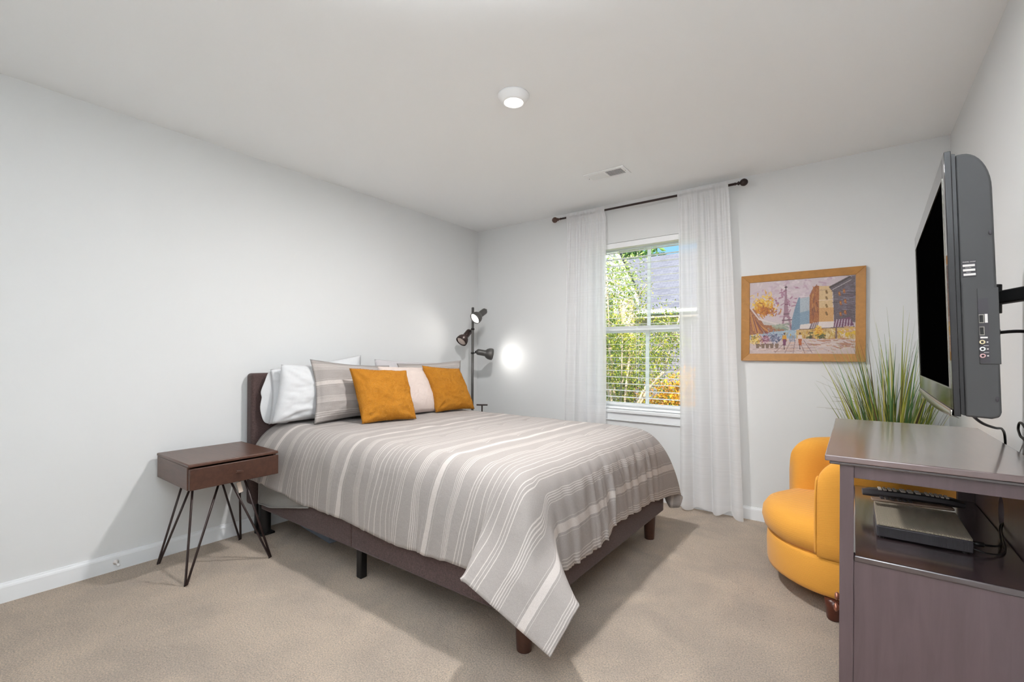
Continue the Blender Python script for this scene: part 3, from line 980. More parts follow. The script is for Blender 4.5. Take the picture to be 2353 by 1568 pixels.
# ------------------------------------------------------------------ nightstand
ns = thing('nightstand', 'walnut-stained nightstand with one drawer on black hairpin legs', 'nightstand', (0.3, -2.56, 0))
bm = BM(); box(bm, 0.038, 0.505, -2.757, -2.313, 0.584, 0.600); obj('table_top', bm, 'walnut', ns, bevel=0.005, seg=3)
bm = BM()
box(bm, 0.042, 0.480, -2.755, -2.740, 0.466, 0.584); box(bm, 0.042, 0.480, -2.330, -2.315, 0.466, 0.584)
box(bm, 0.042, 0.055, -2.740, -2.330, 0.466, 0.584); box(bm, 0.055, 0.480, -2.740, -2.330, 0.466, 0.478)
obj('body', bm, 'walnut', ns, bevel=0.003)
bm = BM(); box(bm, 0.487, 0.505, -2.752, -2.312, 0.468, 0.576); dr = obj('drawer', bm, 'walnut_dark', ns, bevel=0.0035)
bm = BM(); cyl(bm, (0.505, -2.527, 0.526), (0.520, -2.527, 0.526), 0.006, seg=12)
vs = box(bm, 0.516, 0.528, -2.544, -2.510, 0.520, 0.532, Matrix.Rotation(R(-8), 3, 'X'))
obj('drawer_knob', bm, 'walnut_dark', dr, bevel=0.002)
hp = [((0.10, -2.765), (0.235, -2.690), (0.235, -2.640)), ((0.497, -2.765), (0.455, -2.722), (0.430, -2.590)),
      ((0.10, -2.350), (0.185, -2.500), (0.215, -2.400)), ((0.505, -2.360), (0.455, -2.545), (0.440, -2.470))]
for (fx, fy), a, b in hp:
    bm = BM()
    tube(bm, [(a[0], a[1], 0.468), (fx, fy, 0.008), (fx + 0.004, fy - 0.004, 0.004), (fx + 0.006, fy + 0.004, 0.006), (b[0], b[1], 0.468)], 0.0058, 8, 0)
    box(bm, min(a[0], b[0]) - 0.012, max(a[0], b[0]) + 0.012, min(a[1], b[1]) - 0.012, max(a[1], b[1]) + 0.012, 0.463, 0.4665)
    obj('hairpin_leg', bm, 'bronze', ns, smooth=True)
bm = BM()
box(bm, 0.462, 0.463, -2.512, -2.490, 0.395, 0.455, Matrix.Rotation(R(14), 3, 'X'))
tag(obj('price_tag', bm, 'paper', ns), 'small cream paper tag')

# ------------------------------------------------------------------ floor lamp in the corner
LX, LY = 0.243, -0.35
fl = thing('floor_lamp', 'dark grey three-headed floor lamp in the corner beyond the bed, two heads lit', 'floor lamp', (LX, LY, 0))
bm = BM(); lathe(bm, [(0.0001, 0), (0.13, 0), (0.13, 0.012), (0.12, 0.02), (0.03, 0.03), (0.016, 0.045), (0.0001, 0.045)], LX, LY); obj('base', bm, 'lampgrey', fl, smooth=True)
bm = BM(); cyl(bm, (LX, LY, 0.02), (LX, LY, 1.602), 0.0125, seg=20); sph(bm, (LX, LY, 1.602), 0.0125, (1, 1, 0.5)); obj('pole', bm, 'lampgrey', fl, smooth=True)
def head(att, piv, d, lit, mat, power=0):
    """att: point on the pole, piv: rear end of the head, d: pointing direction"""
    d = Vector(d).normalized()
    piv = Vector(piv)
    bm = BM()
    prof = [(0.0001, 0), (0.009, 0.0), (0.013, 0.004), (0.020, 0.009), (0.024, 0.018), (0.0245, 0.070), (0.026, 0.078), (0.036, 0.088), (0.044, 0.104), (0.047, 0.122), (0.046, 0.136),
            (0.042, 0.136), (0.042, 0.122), (0.038, 0.106), (0.03, 0.094), (0.0001, 0.09)]
    prof = [(r * 1.2, z * 1.2) for r, z in prof]
    lathe(bm, prof, seg=32, mat=axmat(piv, d))
    h = obj('lamp_head', bm, mat, fl, smooth=True)
    bm = BM(); lathe(bm, [(r * 1.2, z * 1.2) for r, z in [(0.0001, 0.138), (0.02, 0.1375), (0.034, 0.134), (0.0405, 0.126), (0.038, 0.11), (0.0001, 0.10)]], seg=28, mat=axmat(piv, d))
    b_ = obj('bulb', bm, 'bulb' if lit else 'bulb_off', h, smooth=True)
    tag(b_, 'glowing reflector bulb' if lit else 'unlit frosted reflector bulb')
    bm = BM(); tube(bm, [att, (Vector(att) + piv + d * 0.05) / 2, piv + d * 0.05], 0.005, 8, 4); sph(bm, att, 0.0175, (1, 1, 0.8), u=16, v=10)
    obj('joint', bm, 'black', h, smooth=True)
    bm = BM(); sph(bm, piv - d * 0.002, 0.008, u=10, v=8); obj('switch_knob', bm, 'black', h, smooth=True)
    if lit:
        light('reflector_lamp_light', 'SPOT', piv + d * 0.172, power, (1.0, 0.97, 0.93), d, spot_size=R(158), spot_blend=1.0, shadow_soft_size=0.035)
head((LX, LY, 1.53), (0.344, -0.274, 1.582), (-0.17, -0.80, -0.55), True, 'lampgrey', 3.6)
head((LX, LY, 1.40), (0.180, -0.315, 1.392), (-0.06, -0.70, -0.68), False, 'bronze')
head((LX, LY, 1.172), (0.262, -0.325, 1.186), (0.60, 0.78, -0.16), True, 'lampgrey', 2.3)
bm = BM(); cyl(bm, (LX + 0.05, LY + 0.05, 0.02), (LX + 0.05, LY + 0.05, 0.021), 0.02)
bm.free()

# T-shaped handle rising behind the bed
tst = thing('handled_stick', 'thin brown stick with a T-shaped handle rising behind the far side of the bed', 'stick', (0.347, -0.33, 0))
bm = BM(); cyl(bm, (0.347, -0.33, 0), (0.347, -0.33, 0.68), 0.007, seg=12); obj('shaft', bm, 'bronze', tst, smooth=True)
bm = BM(); a = Vector((0.802, 0.597, 0)); c = Vector((0.347, -0.33, 0.684)); cyl(bm, c - a * 0.052, c + a * 0.052, 0.0075, seg=12); obj('handle', bm, 'bronze', tst, bevel=0.002)

# ------------------------------------------------------------------ framed painting
PX0, PX1, PZ0, PZ1 = 2.506, 3.211, 1.124, 1.724
fx, fz = 0.052, 0.050
pic = thing('framed_painting', 'oak-framed oil painting of a flower-lined city street on the window wall', 'painting', ((PX0 + PX1) / 2, 0, PZ0))
bm = BM()
def mitre(p0, p1, q0, q1):
    # profile boards: outer edge p0-p1, inner edge q0-q1, sloping inward
    o1, o2, i1, i2 = [Vector((p[0], -0.026, p[1])) for p in (p0, p1, q0, q1)]
    i1.y = i2.y = -0.016
    b1, b2, c1, c2 = [Vector((p[0], -0.002, p[1])) for p in (p0, p1, q0, q1)]
    V = [bm.verts.new(v) for v in (o1, o2, i2, i1, b1, b2, c2, c1)]
    for f in ((0, 1, 2, 3), (4, 7, 6, 5), (0, 4, 5, 1), (3, 2, 6, 7), (0, 3, 7, 4), (1, 5, 6, 2)): bm.faces.new([V[k] for k in f])
O = [(PX0, PZ0), (PX1, PZ0), (PX1, PZ1), (PX0, PZ1)]
I = [(PX0 + fx, PZ0 + fz), (PX1 - fx, PZ0 + fz), (PX1 - fx, PZ1 - fz), (PX0 + fx, PZ1 - fz)]
for k in range(4): mitre(O[k], O[(k + 1) % 4], I[k], I[(k + 1) % 4])
bmesh.ops.recalc_face_normals(bm, faces=bm.faces)
obj('picture_frame', bm, 'picframe', pic, bevel=0.0015)

# paint the canvas as a height-and-colour grid (x 0..1 left to right, y 0..1 top to bottom)
CW, CH = 300, 250
C_ = np.zeros((CH, CW, 3)); C_[:] = (206, 190, 194)
YY, XX = np.mgrid[0:CH, 0:CW]; XX = XX / (CW - 1); YY = YY / (CH - 1)
def ptri(pts, col, jit=6, a=1.0):
    pts = np.array(pts, float); inside = np.zeros(XX.shape, bool); n = len(pts)
    for i in range(n):
        x1, y1 = pts[i]; x2, y2 = pts[(i + 1) % n]
        c = ((y1 > YY) != (y2 > YY)) & (XX < (x2 - x1) * (YY - y1) / (y2 - y1 + 1e-9) + x1)
        inside ^= c
    k = inside.sum()
    if k: C_[inside] = C_[inside] * (1 - a) + a * (np.array(col) + rng.normal(0, jit, (k, 1)))
def stroke(x0, y0, x1, y1, w, col, a=0.85):
    dx, dy = x1 - x0, (y1 - y0)
    L = dx * dx + dy * dy + 1e-9
    t = np.clip(((XX - x0) * dx + (YY - y0) * dy) / L, 0, 1)
    d = np.hypot(XX - x0 - t * dx, (YY - y0 - t * dy) * 0.84)
    mk = d < w
    C_[mk] = C_[mk] * (1 - a) + a * np.array(col)
def dabs(n, cx, cy, sx, sy, cols, l, w, ang=None, spread=0.6):
    for _ in range(n):
        x, y = cx + rng.normal(0, sx), cy + rng.normal(0, sy)
        th = rng.uniform(0, PI) if ang is None else ang + rng.normal(0, spread)
        ll = l * rng.uniform(0.5, 1.3)
        stroke(x, y, x + math.cos(th) * ll, y + math.sin(th) * ll, w * rng.uniform(0.6, 1.3), cols[rng.integers(len(cols))], rng.uniform(0.5, 0.95))
# mauve sky
dabs(160, 0.40, 0.18, 0.22, 0.14, [(214, 196, 202), (196, 172, 184), (222, 208, 210), (186, 156, 170), (208, 186, 196)], 0.05, 0.012)
dabs(45, 0.36, 0.30, 0.10, 0.10, [(168, 120, 140), (184, 146, 162), (150, 96, 118)], 0.03, 0.008)
ptri([(0, 0.36), (0.12, 0.52), (0.30, 0.58), (0.40, 0.66), (0.40, 0.75), (0, 0.78)], (196, 186, 180))
# lattice tower
tw = (158, 120, 134)
ptri([(0.362, 0.13), (0.374, 0.13), (0.385, 0.32), (0.40, 0.50), (0.345, 0.50), (0.352, 0.32)], tw)
ptri([(0.345, 0.48), (0.362, 0.48), (0.345, 0.62), (0.328, 0.72), (0.312, 0.72)], tw); ptri([(0.385, 0.48), (0.402, 0.48), (0.425, 0.62), (0.436, 0.72), (0.418, 0.72), (0.402, 0.62)], tw)
stroke(0.335, 0.545, 0.425, 0.54, 0.007, (110, 82, 92)); stroke(0.35, 0.46, 0.40, 0.46, 0.006, (110, 82, 92)); stroke(0.36, 0.33, 0.385, 0.33, 0.005, (120, 70, 90))
stroke(0.368, 0.08, 0.368, 0.14, 0.005, (92, 66, 76)); stroke(0.362, 0.095, 0.375, 0.095, 0.008, (70, 50, 58))
for k in range(14):
    a0, a1 = PI * k / 14, PI * (k + 1) / 14
    stroke(0.375 - 0.045 * math.cos(a0), 0.66 - 0.07 * math.sin(a0), 0.375 - 0.045 * math.cos(a1), 0.66 - 0.07 * math.sin(a1), 0.004, (112, 92, 100))
# golden tree and the wall on the left
dabs(220, 0.155, 0.33, 0.055, 0.065, [(222, 170, 40), (232, 190, 70), (206, 140, 30), (240, 206, 110)], 0.03, 0.006, -PI / 2)
dabs(150, 0.15, 0.42, 0.05, 0.04, [(196, 120, 28), (178, 98, 30), (214, 146, 30), (150, 84, 34)], 0.03, 0.006, -PI / 2)
ptri([(0, 0.36), (0.05, 0.38), (0.15, 0.60), (0.30, 0.62), (0.38, 0.68), (0.2, 0.72), (0.06, 0.73), (0, 0.74)], (160, 104, 70), 16)
for k in range(26):
    x = rng.uniform(0, 0.2)
    stroke(x * 0.5, 0.40 + x, x * 0.9 + 0.03, 0.70 + 0.02 * rng.normal(), 0.004, [(196, 130, 60), (120, 76, 70), (210, 160, 110), (150, 80, 60)][k % 4])
stroke(0.01, 0.36, 0.10, 0.52, 0.008, (222, 208, 206)); stroke(0.10, 0.52, 0.30, 0.60, 0.009, (222, 208, 206))
dabs(40, 0.30, 0.63, 0.05, 0.02, [(150, 160, 140), (170, 172, 150), (132, 146, 132)], 0.05, 0.007, 0.3)
# blue-grey distance
ptri([(0.43, 0.52), (0.46, 0.36), (0.49, 0.25), (0.505, 0.24), (0.505, 0.66), (0.42, 0.70)], (118, 142, 162), 12)
ptri([(0.505, 0.26), (0.60, 0.24), (0.60, 0.62), (0.505, 0.62)], (176, 184, 192), 10)
ptri([(0.505, 0.45), (0.60, 0.42), (0.60, 0.62), (0.505, 0.62)], (134, 156, 174), 10)
ptri([(0.10, 0.74), (0.22, 0.70), (0.42, 0.68), (0.62, 0.72), (0.62, 0.80), (0.1, 0.80)], (162, 180, 196), 8)
dabs(90, 0.38, 0.74, 0.13, 0.03, [(150, 172, 194), (186, 196, 204), (132, 156, 180)], 0.05, 0.004, PI / 2, 0.15)
# orange and cream buildings, dark house on the right
ptri([(0.595, 0.22), (0.63, 0.12), (0.655, 0.10), (0.68, 0.11), (0.68, 0.60), (0.595, 0.60)], (162, 96, 48), 18)
dabs(40, 0.64, 0.36, 0.02, 0.13, [(200, 140, 70), (120, 66, 38), (180, 110, 50)], 0.05, 0.004, PI / 2, 0.1)
ptri([(0.68, 0.11), (0.78, 0.12), (0.80, 0.16), (0.81, 0.58), (0.68, 0.58)], (212, 178, 130), 9)
ptri([(0.68, 0.40), (0.81, 0.40), (0.81, 0.58), (0.68, 0.58)], (206, 156, 96), 9)
for z in (0.18, 0.26, 0.36, 0.46): stroke(0.745, z, 0.752, z + 0.03, 0.009, (118, 84, 30))
stroke(0.68, 0.165, 0.80, 0.17, 0.003, (170, 140, 110)); stroke(0.68, 0.30, 0.81, 0.30, 0.003, (232, 210, 180))
ptri([(0.775, 0.145), (0.95, 0.02), (1, 0.01), (1, 0.60), (0.815, 0.58), (0.805, 0.2)], (98, 84, 88), 14)
dabs(160, 0.91, 0.32, 0.05, 0.14, [(120, 106, 112), (72, 58, 62), (138, 124, 138), (96, 76, 84)], 0.06, 0.004, 0.1, 0.2)
stroke(0.78, 0.135, 0.95, 0.02, 0.010, (58, 42, 40)); stroke(0.80, 0.17, 0.96, 0.06, 0.004, (190, 176, 176))
for x, z in ((0.86, 0.21), (0.90, 0.18), (0.87, 0.33), (0.91, 0.31), (0.87, 0.47), (0.91, 0.45)): stroke(x, z, x + 0.004, z + 0.035, 0.010, (160, 84, 36)); stroke(x, z + 0.01, x, z + 0.02, 0.004, (214, 150, 60))
# awnings and shop fronts
ptri([(0.51, 0.61), (0.60, 0.60), (0.60, 0.67), (0.50, 0.67)], (222, 210, 204), 5)
ptri([(0.61, 0.60), (0.68, 0.58), (0.66, 0.67), (0.59, 0.67)], (128, 106, 112), 8)
for k in range(4): stroke(0.61 + k * 0.02, 0.67, 0.63 + k * 0.018, 0.59, 0.004, (214, 200, 196))
ptri([(0.68, 0.58), (0.81, 0.58), (0.81, 0.66), (0.66, 0.67)], (226, 212, 206), 6)
ptri([(0.82, 0.57), (0.95, 0.53), (0.99, 0.64), (0.81, 0.66)], (112, 66, 92), 8)
for k in range(6): stroke(0.825 + k * 0.025, 0.65, 0.84 + k * 0.023, 0.56, 0.0045, (206, 190, 200))
stroke(0.50, 0.675, 0.99, 0.655, 0.004, (90, 66, 60))
ptri([(0.47, 0.68), (1, 0.66), (1, 0.82), (0.47, 0.80)], (204, 168, 110), 12)
dabs(170, 0.72, 0.73, 0.14, 0.03, [(216, 190, 120), (190, 150, 60), (226, 208, 160), (176, 120, 50), (150, 110, 60), (208, 160, 30)], 0.04, 0.005, PI / 2, 0.25)
dabs(40, 0.68, 0.70, 0.02, 0.03, [(226, 168, 30), (236, 186, 60), (196, 120, 30)], 0.02, 0.007)
dabs(40, 0.70, 0.80, 0.015, 0.03, [(70, 84, 50), (90, 100, 60), (50, 60, 40)], 0.03, 0.005)
dabs(60, 0.92, 0.70, 0.04, 0.03, [(222, 180, 40), (206, 160, 120), (226, 206, 190)], 0.02, 0.007)
dabs(30, 0.60, 0.80, 0.008, 0.04, [(70, 70, 56), (110, 70, 50), (60, 76, 50)], 0.03, 0.005)
stroke(0.835, 0.67, 0.835, 0.82, 0.007, (96, 72, 84))
# pavement with reflections
ptri([(0, 0.84), (0.35, 0.79), (1, 0.82), (1, 1), (0, 1)], (208, 188, 184), 5)
dabs(120, 0.82, 0.87, 0.12, 0.035, [(186, 130, 100), (222, 206, 200), (160, 110, 90), (214, 190, 176)], 0.06, 0.005, 0.05, 0.2)
dabs(70, 0.30, 0.95, 0.2, 0.025, [(226, 206, 200), (190, 166, 160), (216, 180, 160)], 0.05, 0.006, 0.0, 0.2)
for x0, x1 in ((0.42, 0.36), (0.46, 0.44), (0.50, 0.55), (0.38, 0.26), (0.54, 0.62)): stroke(x0, 0.82, x1, 0.99, 0.0025, (120, 92, 92))
for z in (0.88, 0.92, 0.96): stroke(0.25, z + 0.01, 0.66, z, 0.002, (150, 120, 116))
# market flowers, buckets and walkers
dabs(110, 0.06, 0.80, 0.035, 0.03, [(216, 160, 40), (232, 196, 90), (120, 110, 60), (238, 210, 140)], 0.015, 0.006)
dabs(110, 0.165, 0.79, 0.03, 0.03, [(150, 90, 110), (206, 176, 186), (110, 60, 80), (180, 130, 140)], 0.015, 0.006)
dabs(120, 0.26, 0.79, 0.03, 0.03, [(96, 100, 130), (200, 196, 206), (70, 76, 96), (140, 140, 160)], 0.015, 0.006)
for x in (0.085, 0.14, 0.185, 0.23, 0.28): ptri([(x - 0.02, 0.86), (x + 0.02, 0.86), (x + 0.014, 0.925), (x - 0.014, 0.925)], (132, 108, 92), 10)
for x, c1_, c2_ in ((0.355, (214, 156, 50), (122, 66, 96)), (0.505, (222, 204, 190), (178, 96, 50))):
    stroke(x, 0.725, x, 0.73, 0.009, (84, 56, 50))
    ptri([(x - 0.018, 0.75), (x + 0.018, 0.75), (x + 0.024, 0.82), (x - 0.024, 0.82)], c1_)
    ptri([(x - 0.018, 0.80), (x + 0.018, 0.80), (x + 0.014, 0.89), (x - 0.010, 0.89)], c2_)
    stroke(x - 0.003, 0.88, x, 0.94, 0.004, (84, 66, 66))
for x in (0.41, 0.43, 0.45): stroke(x, 0.76, x, 0.83, 0.006, (130, 146, 168))
C_ = np.clip(C_ + rng.normal(0, 3, (CH, CW, 1)), 0, 255)
C_ = C_ * 0.93
CL = np.where(C_ / 255 <= 0.04045, C_ / 255 / 12.92, ((C_ / 255 + 0.055) / 1.055) ** 2.4)
gx = I[0][0] + (I[1][0] - I[0][0]) * XX; gz = I[3][1] - (I[3][1] - I[0][1]) * YY
lum = C_.mean(2) / 255
gy = -0.010 - 0.0012 * lum
verts = np.stack([gx, gy, gz], -1).reshape(-1, 3) - np.array(ORG[pic.name])
idx = np.arange(CH * CW).reshape(CH, CW)
faces = np.stack([idx[:-1, :-1], idx[1:, :-1], idx[1:, 1:], idx[:-1, 1:]], -1).reshape(-1, 4)
me = bpy.data.meshes.new('canvas')
me.from_pydata(verts.tolist(), [], faces.tolist())
att = me.color_attributes.new('paint', 'FLOAT_COLOR', 'POINT')
att.data.foreach_set('color', np.concatenate([CL.reshape(-1, 3), np.ones((CH * CW, 1))], 1).ravel())
pm = Mat('oil_paint', (200, 190, 190), 0.35, 0.4)
an = pm.node('ShaderNodeVertexColor'); an.layer_name = 'paint'
pm.color(an.outputs[0])
me.materials.append(pm.m)
cv = bpy.data.objects.new('canvas', me); COL.objects.link(cv); cv.parent = pic
tag(cv, 'oil painting with a lattice tower, golden tree, awnings and flower stalls')

# ------------------------------------------------------------------ yellow tub chair
CXc, CYc = 3.150, -0.812
ch = thing('tub_chair', 'round yellow ribbed-fabric tub chair with short dark wooden legs, behind the dark cabinet', 'armchair', (CXc, CYc, 0))
bm = BM()
lathe(bm, [(0.0001, 0.088), (0.350, 0.088), (0.362, 0.096), (0.367, 0.115), (0.370, 0.20), (0.367, 0.245), (0.360, 0.262), (0.0001, 0.262)], CXc, CYc, 72)
obj('seat_base', bm, 'chair', ch, smooth=True)
bm = BM()   # plump round seat cushion, pushed forward through the arms
fd = Vector((math.cos(R(191)), math.sin(R(191)), 0))
prof = [(0.0001, 0.255), (0.30, 0.255), (0.345, 0.262), (0.370, 0.285), (0.380, 0.325), (0.376, 0.365), (0.354, 0.400), (0.315, 0.418), (0.22, 0.424), (0.0001, 0.428)]
lathe(bm, prof, CXc, CYc, 72)
for v in bm.verts:
    d = Vector((v.co.x - CXc, v.co.y - CYc, 0))
    al = d.dot(fd)
    if al > 0: v.co += fd * (0.012 * (al / 0.38) ** 1.5)
    else: v.co -= d * 0.3
    v.co.z += 0.004 * nz(v.co.x * 7, v.co.y * 7)
obj('seat_cushion', bm, 'chair', ch, smooth=True)
A0, A1 = R(250), R(360 + 140)
def shell():
    NA, rows = 90, []
    for i in range(NA + 1):
        a = A0 + (A1 - A0) * (0.5 - 0.5 * math.cos(PI * i / NA))
        e = min(a - A0, A1 - a)                     # angular distance from the arm fronts
        k = min(1, e / R(20))
        front = math.sqrt(max(0, 1 - (1 - k) ** 2))
        back = 0.5 + 0.5 * math.cos((a - R(370)))
        top = 0.600 + 0.085 * front + 0.045 * back
        ro, ri = 0.380, 0.380 - (0.045 + 0.07 * front)
        th = (ro - ri) / 0.115
        pr = [(ro - 0.012 * th, 0.262), (ro - 0.002, 0.275), (ro, 0.34), (ro + 0.002, top - 0.10), (ro - 0.004 * th, top - 0.05), (ro - 0.016 * th, top - 0.018), (ro - 0.036 * th, top - 0.002), ((ro + ri) / 2, top + 0.003),
              (ri + 0.032 * th, top - 0.004), (ri + 0.012 * th, top - 0.022), (ri, top - 0.05), (ri, top - 0.12), (ri - 0.002, 0.42), (ri, 0.30)]
        rows.append([Vector((CXc + r * math.cos(a), CYc + r * math.sin(a), z)) for r, z in pr])
    return rows
rows = shell()
bm = BM()
V = grid(bm, rows)
for rr_ in (V[0], V[-1]):
    # close the front as stacked strips between the outer and the inner profile
    n_ = len(rr_)
    for i_ in range(n_ // 2 - 1):
        q_ = [rr_[i_], rr_[i_ + 1], rr_[n_ - 2 - i_], rr_[n_ - 1 - i_]]
        if len(set(q_)) == 4: bm.faces.new(q_)
bmesh.ops.recalc_face_normals(bm, faces=bm.faces)
sh = obj('backrest', bm, 'chair', ch, smooth=True)
for k in (0,):     # piping round the arm fronts
    bm = BM()
    r2 = [p + (Vector((math.cos((A0, A1)[k] + (-1, 1)[k] * PI / 2), math.sin((A0, A1)[k] + (-1, 1)[k] * PI / 2), 0)) * 0.004) for p in rows[k]]
    tube(bm, r2[1:-1], 0.005, 8, 3); obj('piping', bm, 'chair', sh, smooth=True)
# outer vertical seam welts on the shell
for a in (A0 + R(14), A1 - R(14)):
    bm = BM(); tube(bm, [(CXc + 0.381 * math.cos(a), CYc + 0.381 * math.sin(a), z) for z in (0.27, 0.35, 0.45, 0.55, 0.62)], 0.003, 6, 3); obj('seam_welt', bm, 'chair', sh, smooth=True)
for dx, dy in ((-0.064, -0.345), (-0.28, 0.15), (0.28, -0.12), (0.05, 0.30)):
    bm = BM(); x, y = CXc + dx, CYc + dy
    lathe(bm, [(0.0001, 0), (0.024, 0), (0.028, 0.006), (0.034, 0.06), (0.037, 0.090), (0.0001, 0.090)], x, y, 24); obj('leg', bm, 'legwood', ch, smooth=True)

# ------------------------------------------------------------------ dark cabinet along the right wall
KX0, KX1, KY0, KY1, KT = 3.089, 3.527, -2.117, -1.195, 0.890
cb = thing('media_cabinet', 'espresso wooden cabinet with an open shelf, standing against the right wall', 'cabinet', (3.31, -1.65, 0))
bm = BM(); box(bm, KX0, KX1, KY0, KY1, KT - 0.016, KT); ct_ = obj('cabinet_top', bm, 'espresso_lit_top', cb, bevel=0.0025, seg=3)
bm = BM(); box(bm, KX0 + 0.010, KX1, KY0 + 0.007, KY1 - 0.007, KT - 0.025, KT - 0.016); obj('moulding', bm, 'espresso_gloss', ct_, bevel=0.003, seg=3)
bx0, bx1, by0, by1 = 3.122, 3.520, -2.100, -1.255
for (x, y, w) in ((bx0, by0, 0.031), (bx0, by1 - 0.031, 0.031), (bx1 - 0.031, by0, 0.031), (bx1 - 0.060, by1 - 0.02, 0.060)):
    bm = BM(); box(bm, x, x + w, y, y + (0.031 if w < 0.05 else 0.02), 0, KT - 0.022); obj('post', bm, 'espresso', cb, bevel=0.002)
for a in ((bx0 + 0.031, bx1 - 0.031, by0 + 0.004, by0 + 0.020), (bx0 + 0.031, bx1 - 0.060, by1 - 0.020, by1 - 0.004)):
    bm = BM(); box(bm, *a, 0.832, KT - 0.022); obj('apron', bm, 'espresso', cb, bevel=0.001)
bm = BM(); box(bm, bx0 + 0.004, bx0 + 0.020, by0 + 0.031, by1 - 0.031, 0.832, KT - 0.022); obj('apron', bm, 'espresso', cb, bevel=0.001)
bm = BM(); box(bm, bx0 + 0.031, bx1 - 0.013, by0 + 0.001, by1 - 0.001, 0.610, 0.627); obj('shelf', bm, 'espresso_gloss', cb, bevel=0.004, seg=3)
for y0 in (by0 + 0.006, by1 - 0.022):
    bm = BM(); box(bm, bx0 + 0.031, bx1 - 0.031, y0, y0 + 0.016, 0.06, 0.610); obj('side_panel', bm, 'espresso', cb, bevel=0.001)
bm = BM(); box(bm, bx0 + 0.02, bx1 - 0.012, by0 + 0.022, by1 - 0.022, 0.06, 0.078); obj('bottom_panel', bm, 'espresso', cb)
# back panel with an oval cable hole
bm = BM()
hy, hz, ha, hb = -1.640, 0.690, 0.034, 0.048
ys, ye, zs, ze = by0 + 0.031, by1 - 0.02, 0.06, KT - 0.022
angs = sorted([2 * PI * k / 40 for k in range(40)] + [math.atan2(z - hz, y - hy) % (2 * PI) for y in (ys, ye) for z in (zs, ze)])
def rect_hit(a):
    c, s = math.cos(a), math.sin(a)
    t = min(((ye if c > 0 else ys) - hy) / c if abs(c) > 1e-9 else 1e9, ((ze if s > 0 else zs) - hz) / s if abs(s) > 1e-9 else 1e9)
    return hy + c * t, hz + s * t
for xo in (0,):
    inner = [[bm.verts.new((x, hy + ha * math.cos(a), hz + hb * math.sin(a))) for a in angs] for x in (bx1 - 0.012, bx1)]
    outer = [[bm.verts.new((x, *rect_hit(a))) for a in angs] for x in (bx1 - 0.012, bx1)]
    n = len(angs)
    for i in range(n):
        j = (i + 1) % n
        bm.faces.new((inner[0][i], outer[0][i], outer[0][j], inner[0][j])); bm.faces.new((inner[1][i], inner[1][j], outer[1][j], outer[1][i]))
        bm.faces.new((inner[0][i], inner[0][j], inner[1][j], inner[1][i])); bm.faces.new((outer[0][i], outer[1][i], outer[1][j], outer[0][j]))
bmesh.ops.remove_doubles(bm, verts=bm.verts, dist=1e-6)
bmesh.ops.recalc_face_normals(bm, faces=bm.faces)
tag(obj('back_panel', bm, 'espresso', cb), 'back panel with an oval cable hole')
ym = (by0 + by1) / 2
for y0, y1, ky in ((by0 + 0.034, ym - 0.0015, ym - 0.045), (ym + 0.0015, by1 - 0.034, ym + 0.045)):
    bm = BM(); box(bm, bx0 + 0.003, bx0 + 0.021, y0, y1, 0.065, 0.604)
    dd = obj('door', bm, 'espresso', cb, bevel=0.002)
    bm = BM(); lathe(bm, [(0.0001, 0), (0.007, 0), (0.005, 0.008), (0.008, 0.012), (0.0135, 0.016), (0.0135, 0.021), (0.008, 0.025), (0.0001, 0.0255)], seg=20, mat=axmat((bx0 + 0.003, ky, 0.308), (-1, 0, 0)))
    tag(obj('knob', bm, 'copper', dd, smooth=True), 'round copper knob')

# things on the shelf
SZ = 0.627
mo_ = thing('cable_modem', 'flat dark box with a ribbed lid lying on the cabinet shelf', 'modem', (3.31, -1.77, SZ))
bm = BM(); box(bm, 3.206, 3.410, -1.906, -1.640, SZ + 0.004, SZ + 0.036); obj('case', bm, 'modem', mo_, bevel=0.003)
bm = BM(); box(bm, 3.207, 3.409, -1.905, -1.641, SZ + 0.036, SZ + 0.042); tag(obj('lid', bm, 'modemlid', mo_, bevel=0.002), 'beige finely ribbed lid')
for x in (3.22, 3.395):
    for y in (-1.89, -1.655):
        bm = BM(); cyl(bm, (x, y, SZ), (x, y, SZ + 0.004), 0.007, seg=12); obj('foot', bm, 'black', mo_)
bm = BM()
for k in range(64):
    x = 3.212 + k * 0.00305
    box(bm, x, x + 0.0012, -1.9072, -1.9058, SZ + 0.008, SZ + 0.033)
obj('front_grille', bm, 'black', mo_)
pc = thing('power_cable', 'black cable running from the flat dark box out through the oval hole', 'cable', (3.43, -1.84, SZ + 0.016))
bm = BM(); cyl(bm, (3.410, -1.862, SZ + 0.020), (3.436, -1.862, SZ + 0.020), 0.0065, seg=12); obj('plug', bm, 'black', pc, smooth=True)
bm = BM(); tube(bm, [(3.435, -1.862, SZ + 0.020), (3.462, -1.84, SZ + 0.016), (3.482, -1.78, SZ + 0.008), (3.495, -1.70, SZ + 0.012), (3.507, -1.65, SZ + 0.030), (3.535, -1.63, SZ + 0.02), (3.56, -1.60, SZ - 0.10), (3.562, -1.60, 0.30)], 0.003, 8, 6); obj('cord', bm, 'black', pc, smooth=True)
bm = BM(); tube(bm, [(3.411, -1.885, SZ + 0.012), (3.44, -1.885, SZ + 0.006), (3.47, -1.86, SZ + 0.004), (3.488, -1.80, SZ + 0.004), (3.50, -1.69, SZ + 0.02), (3.515, -1.66, SZ + 0.034), (3.55, -1.66, SZ - 0.05)], 0.002, 8, 6)
tag(obj('thin_cable', bm, 'black', org=(3.411, -1.885, SZ + 0.01), smooth=True), 'thinner black cable lying beside the plug of the flat dark box', 'cable')

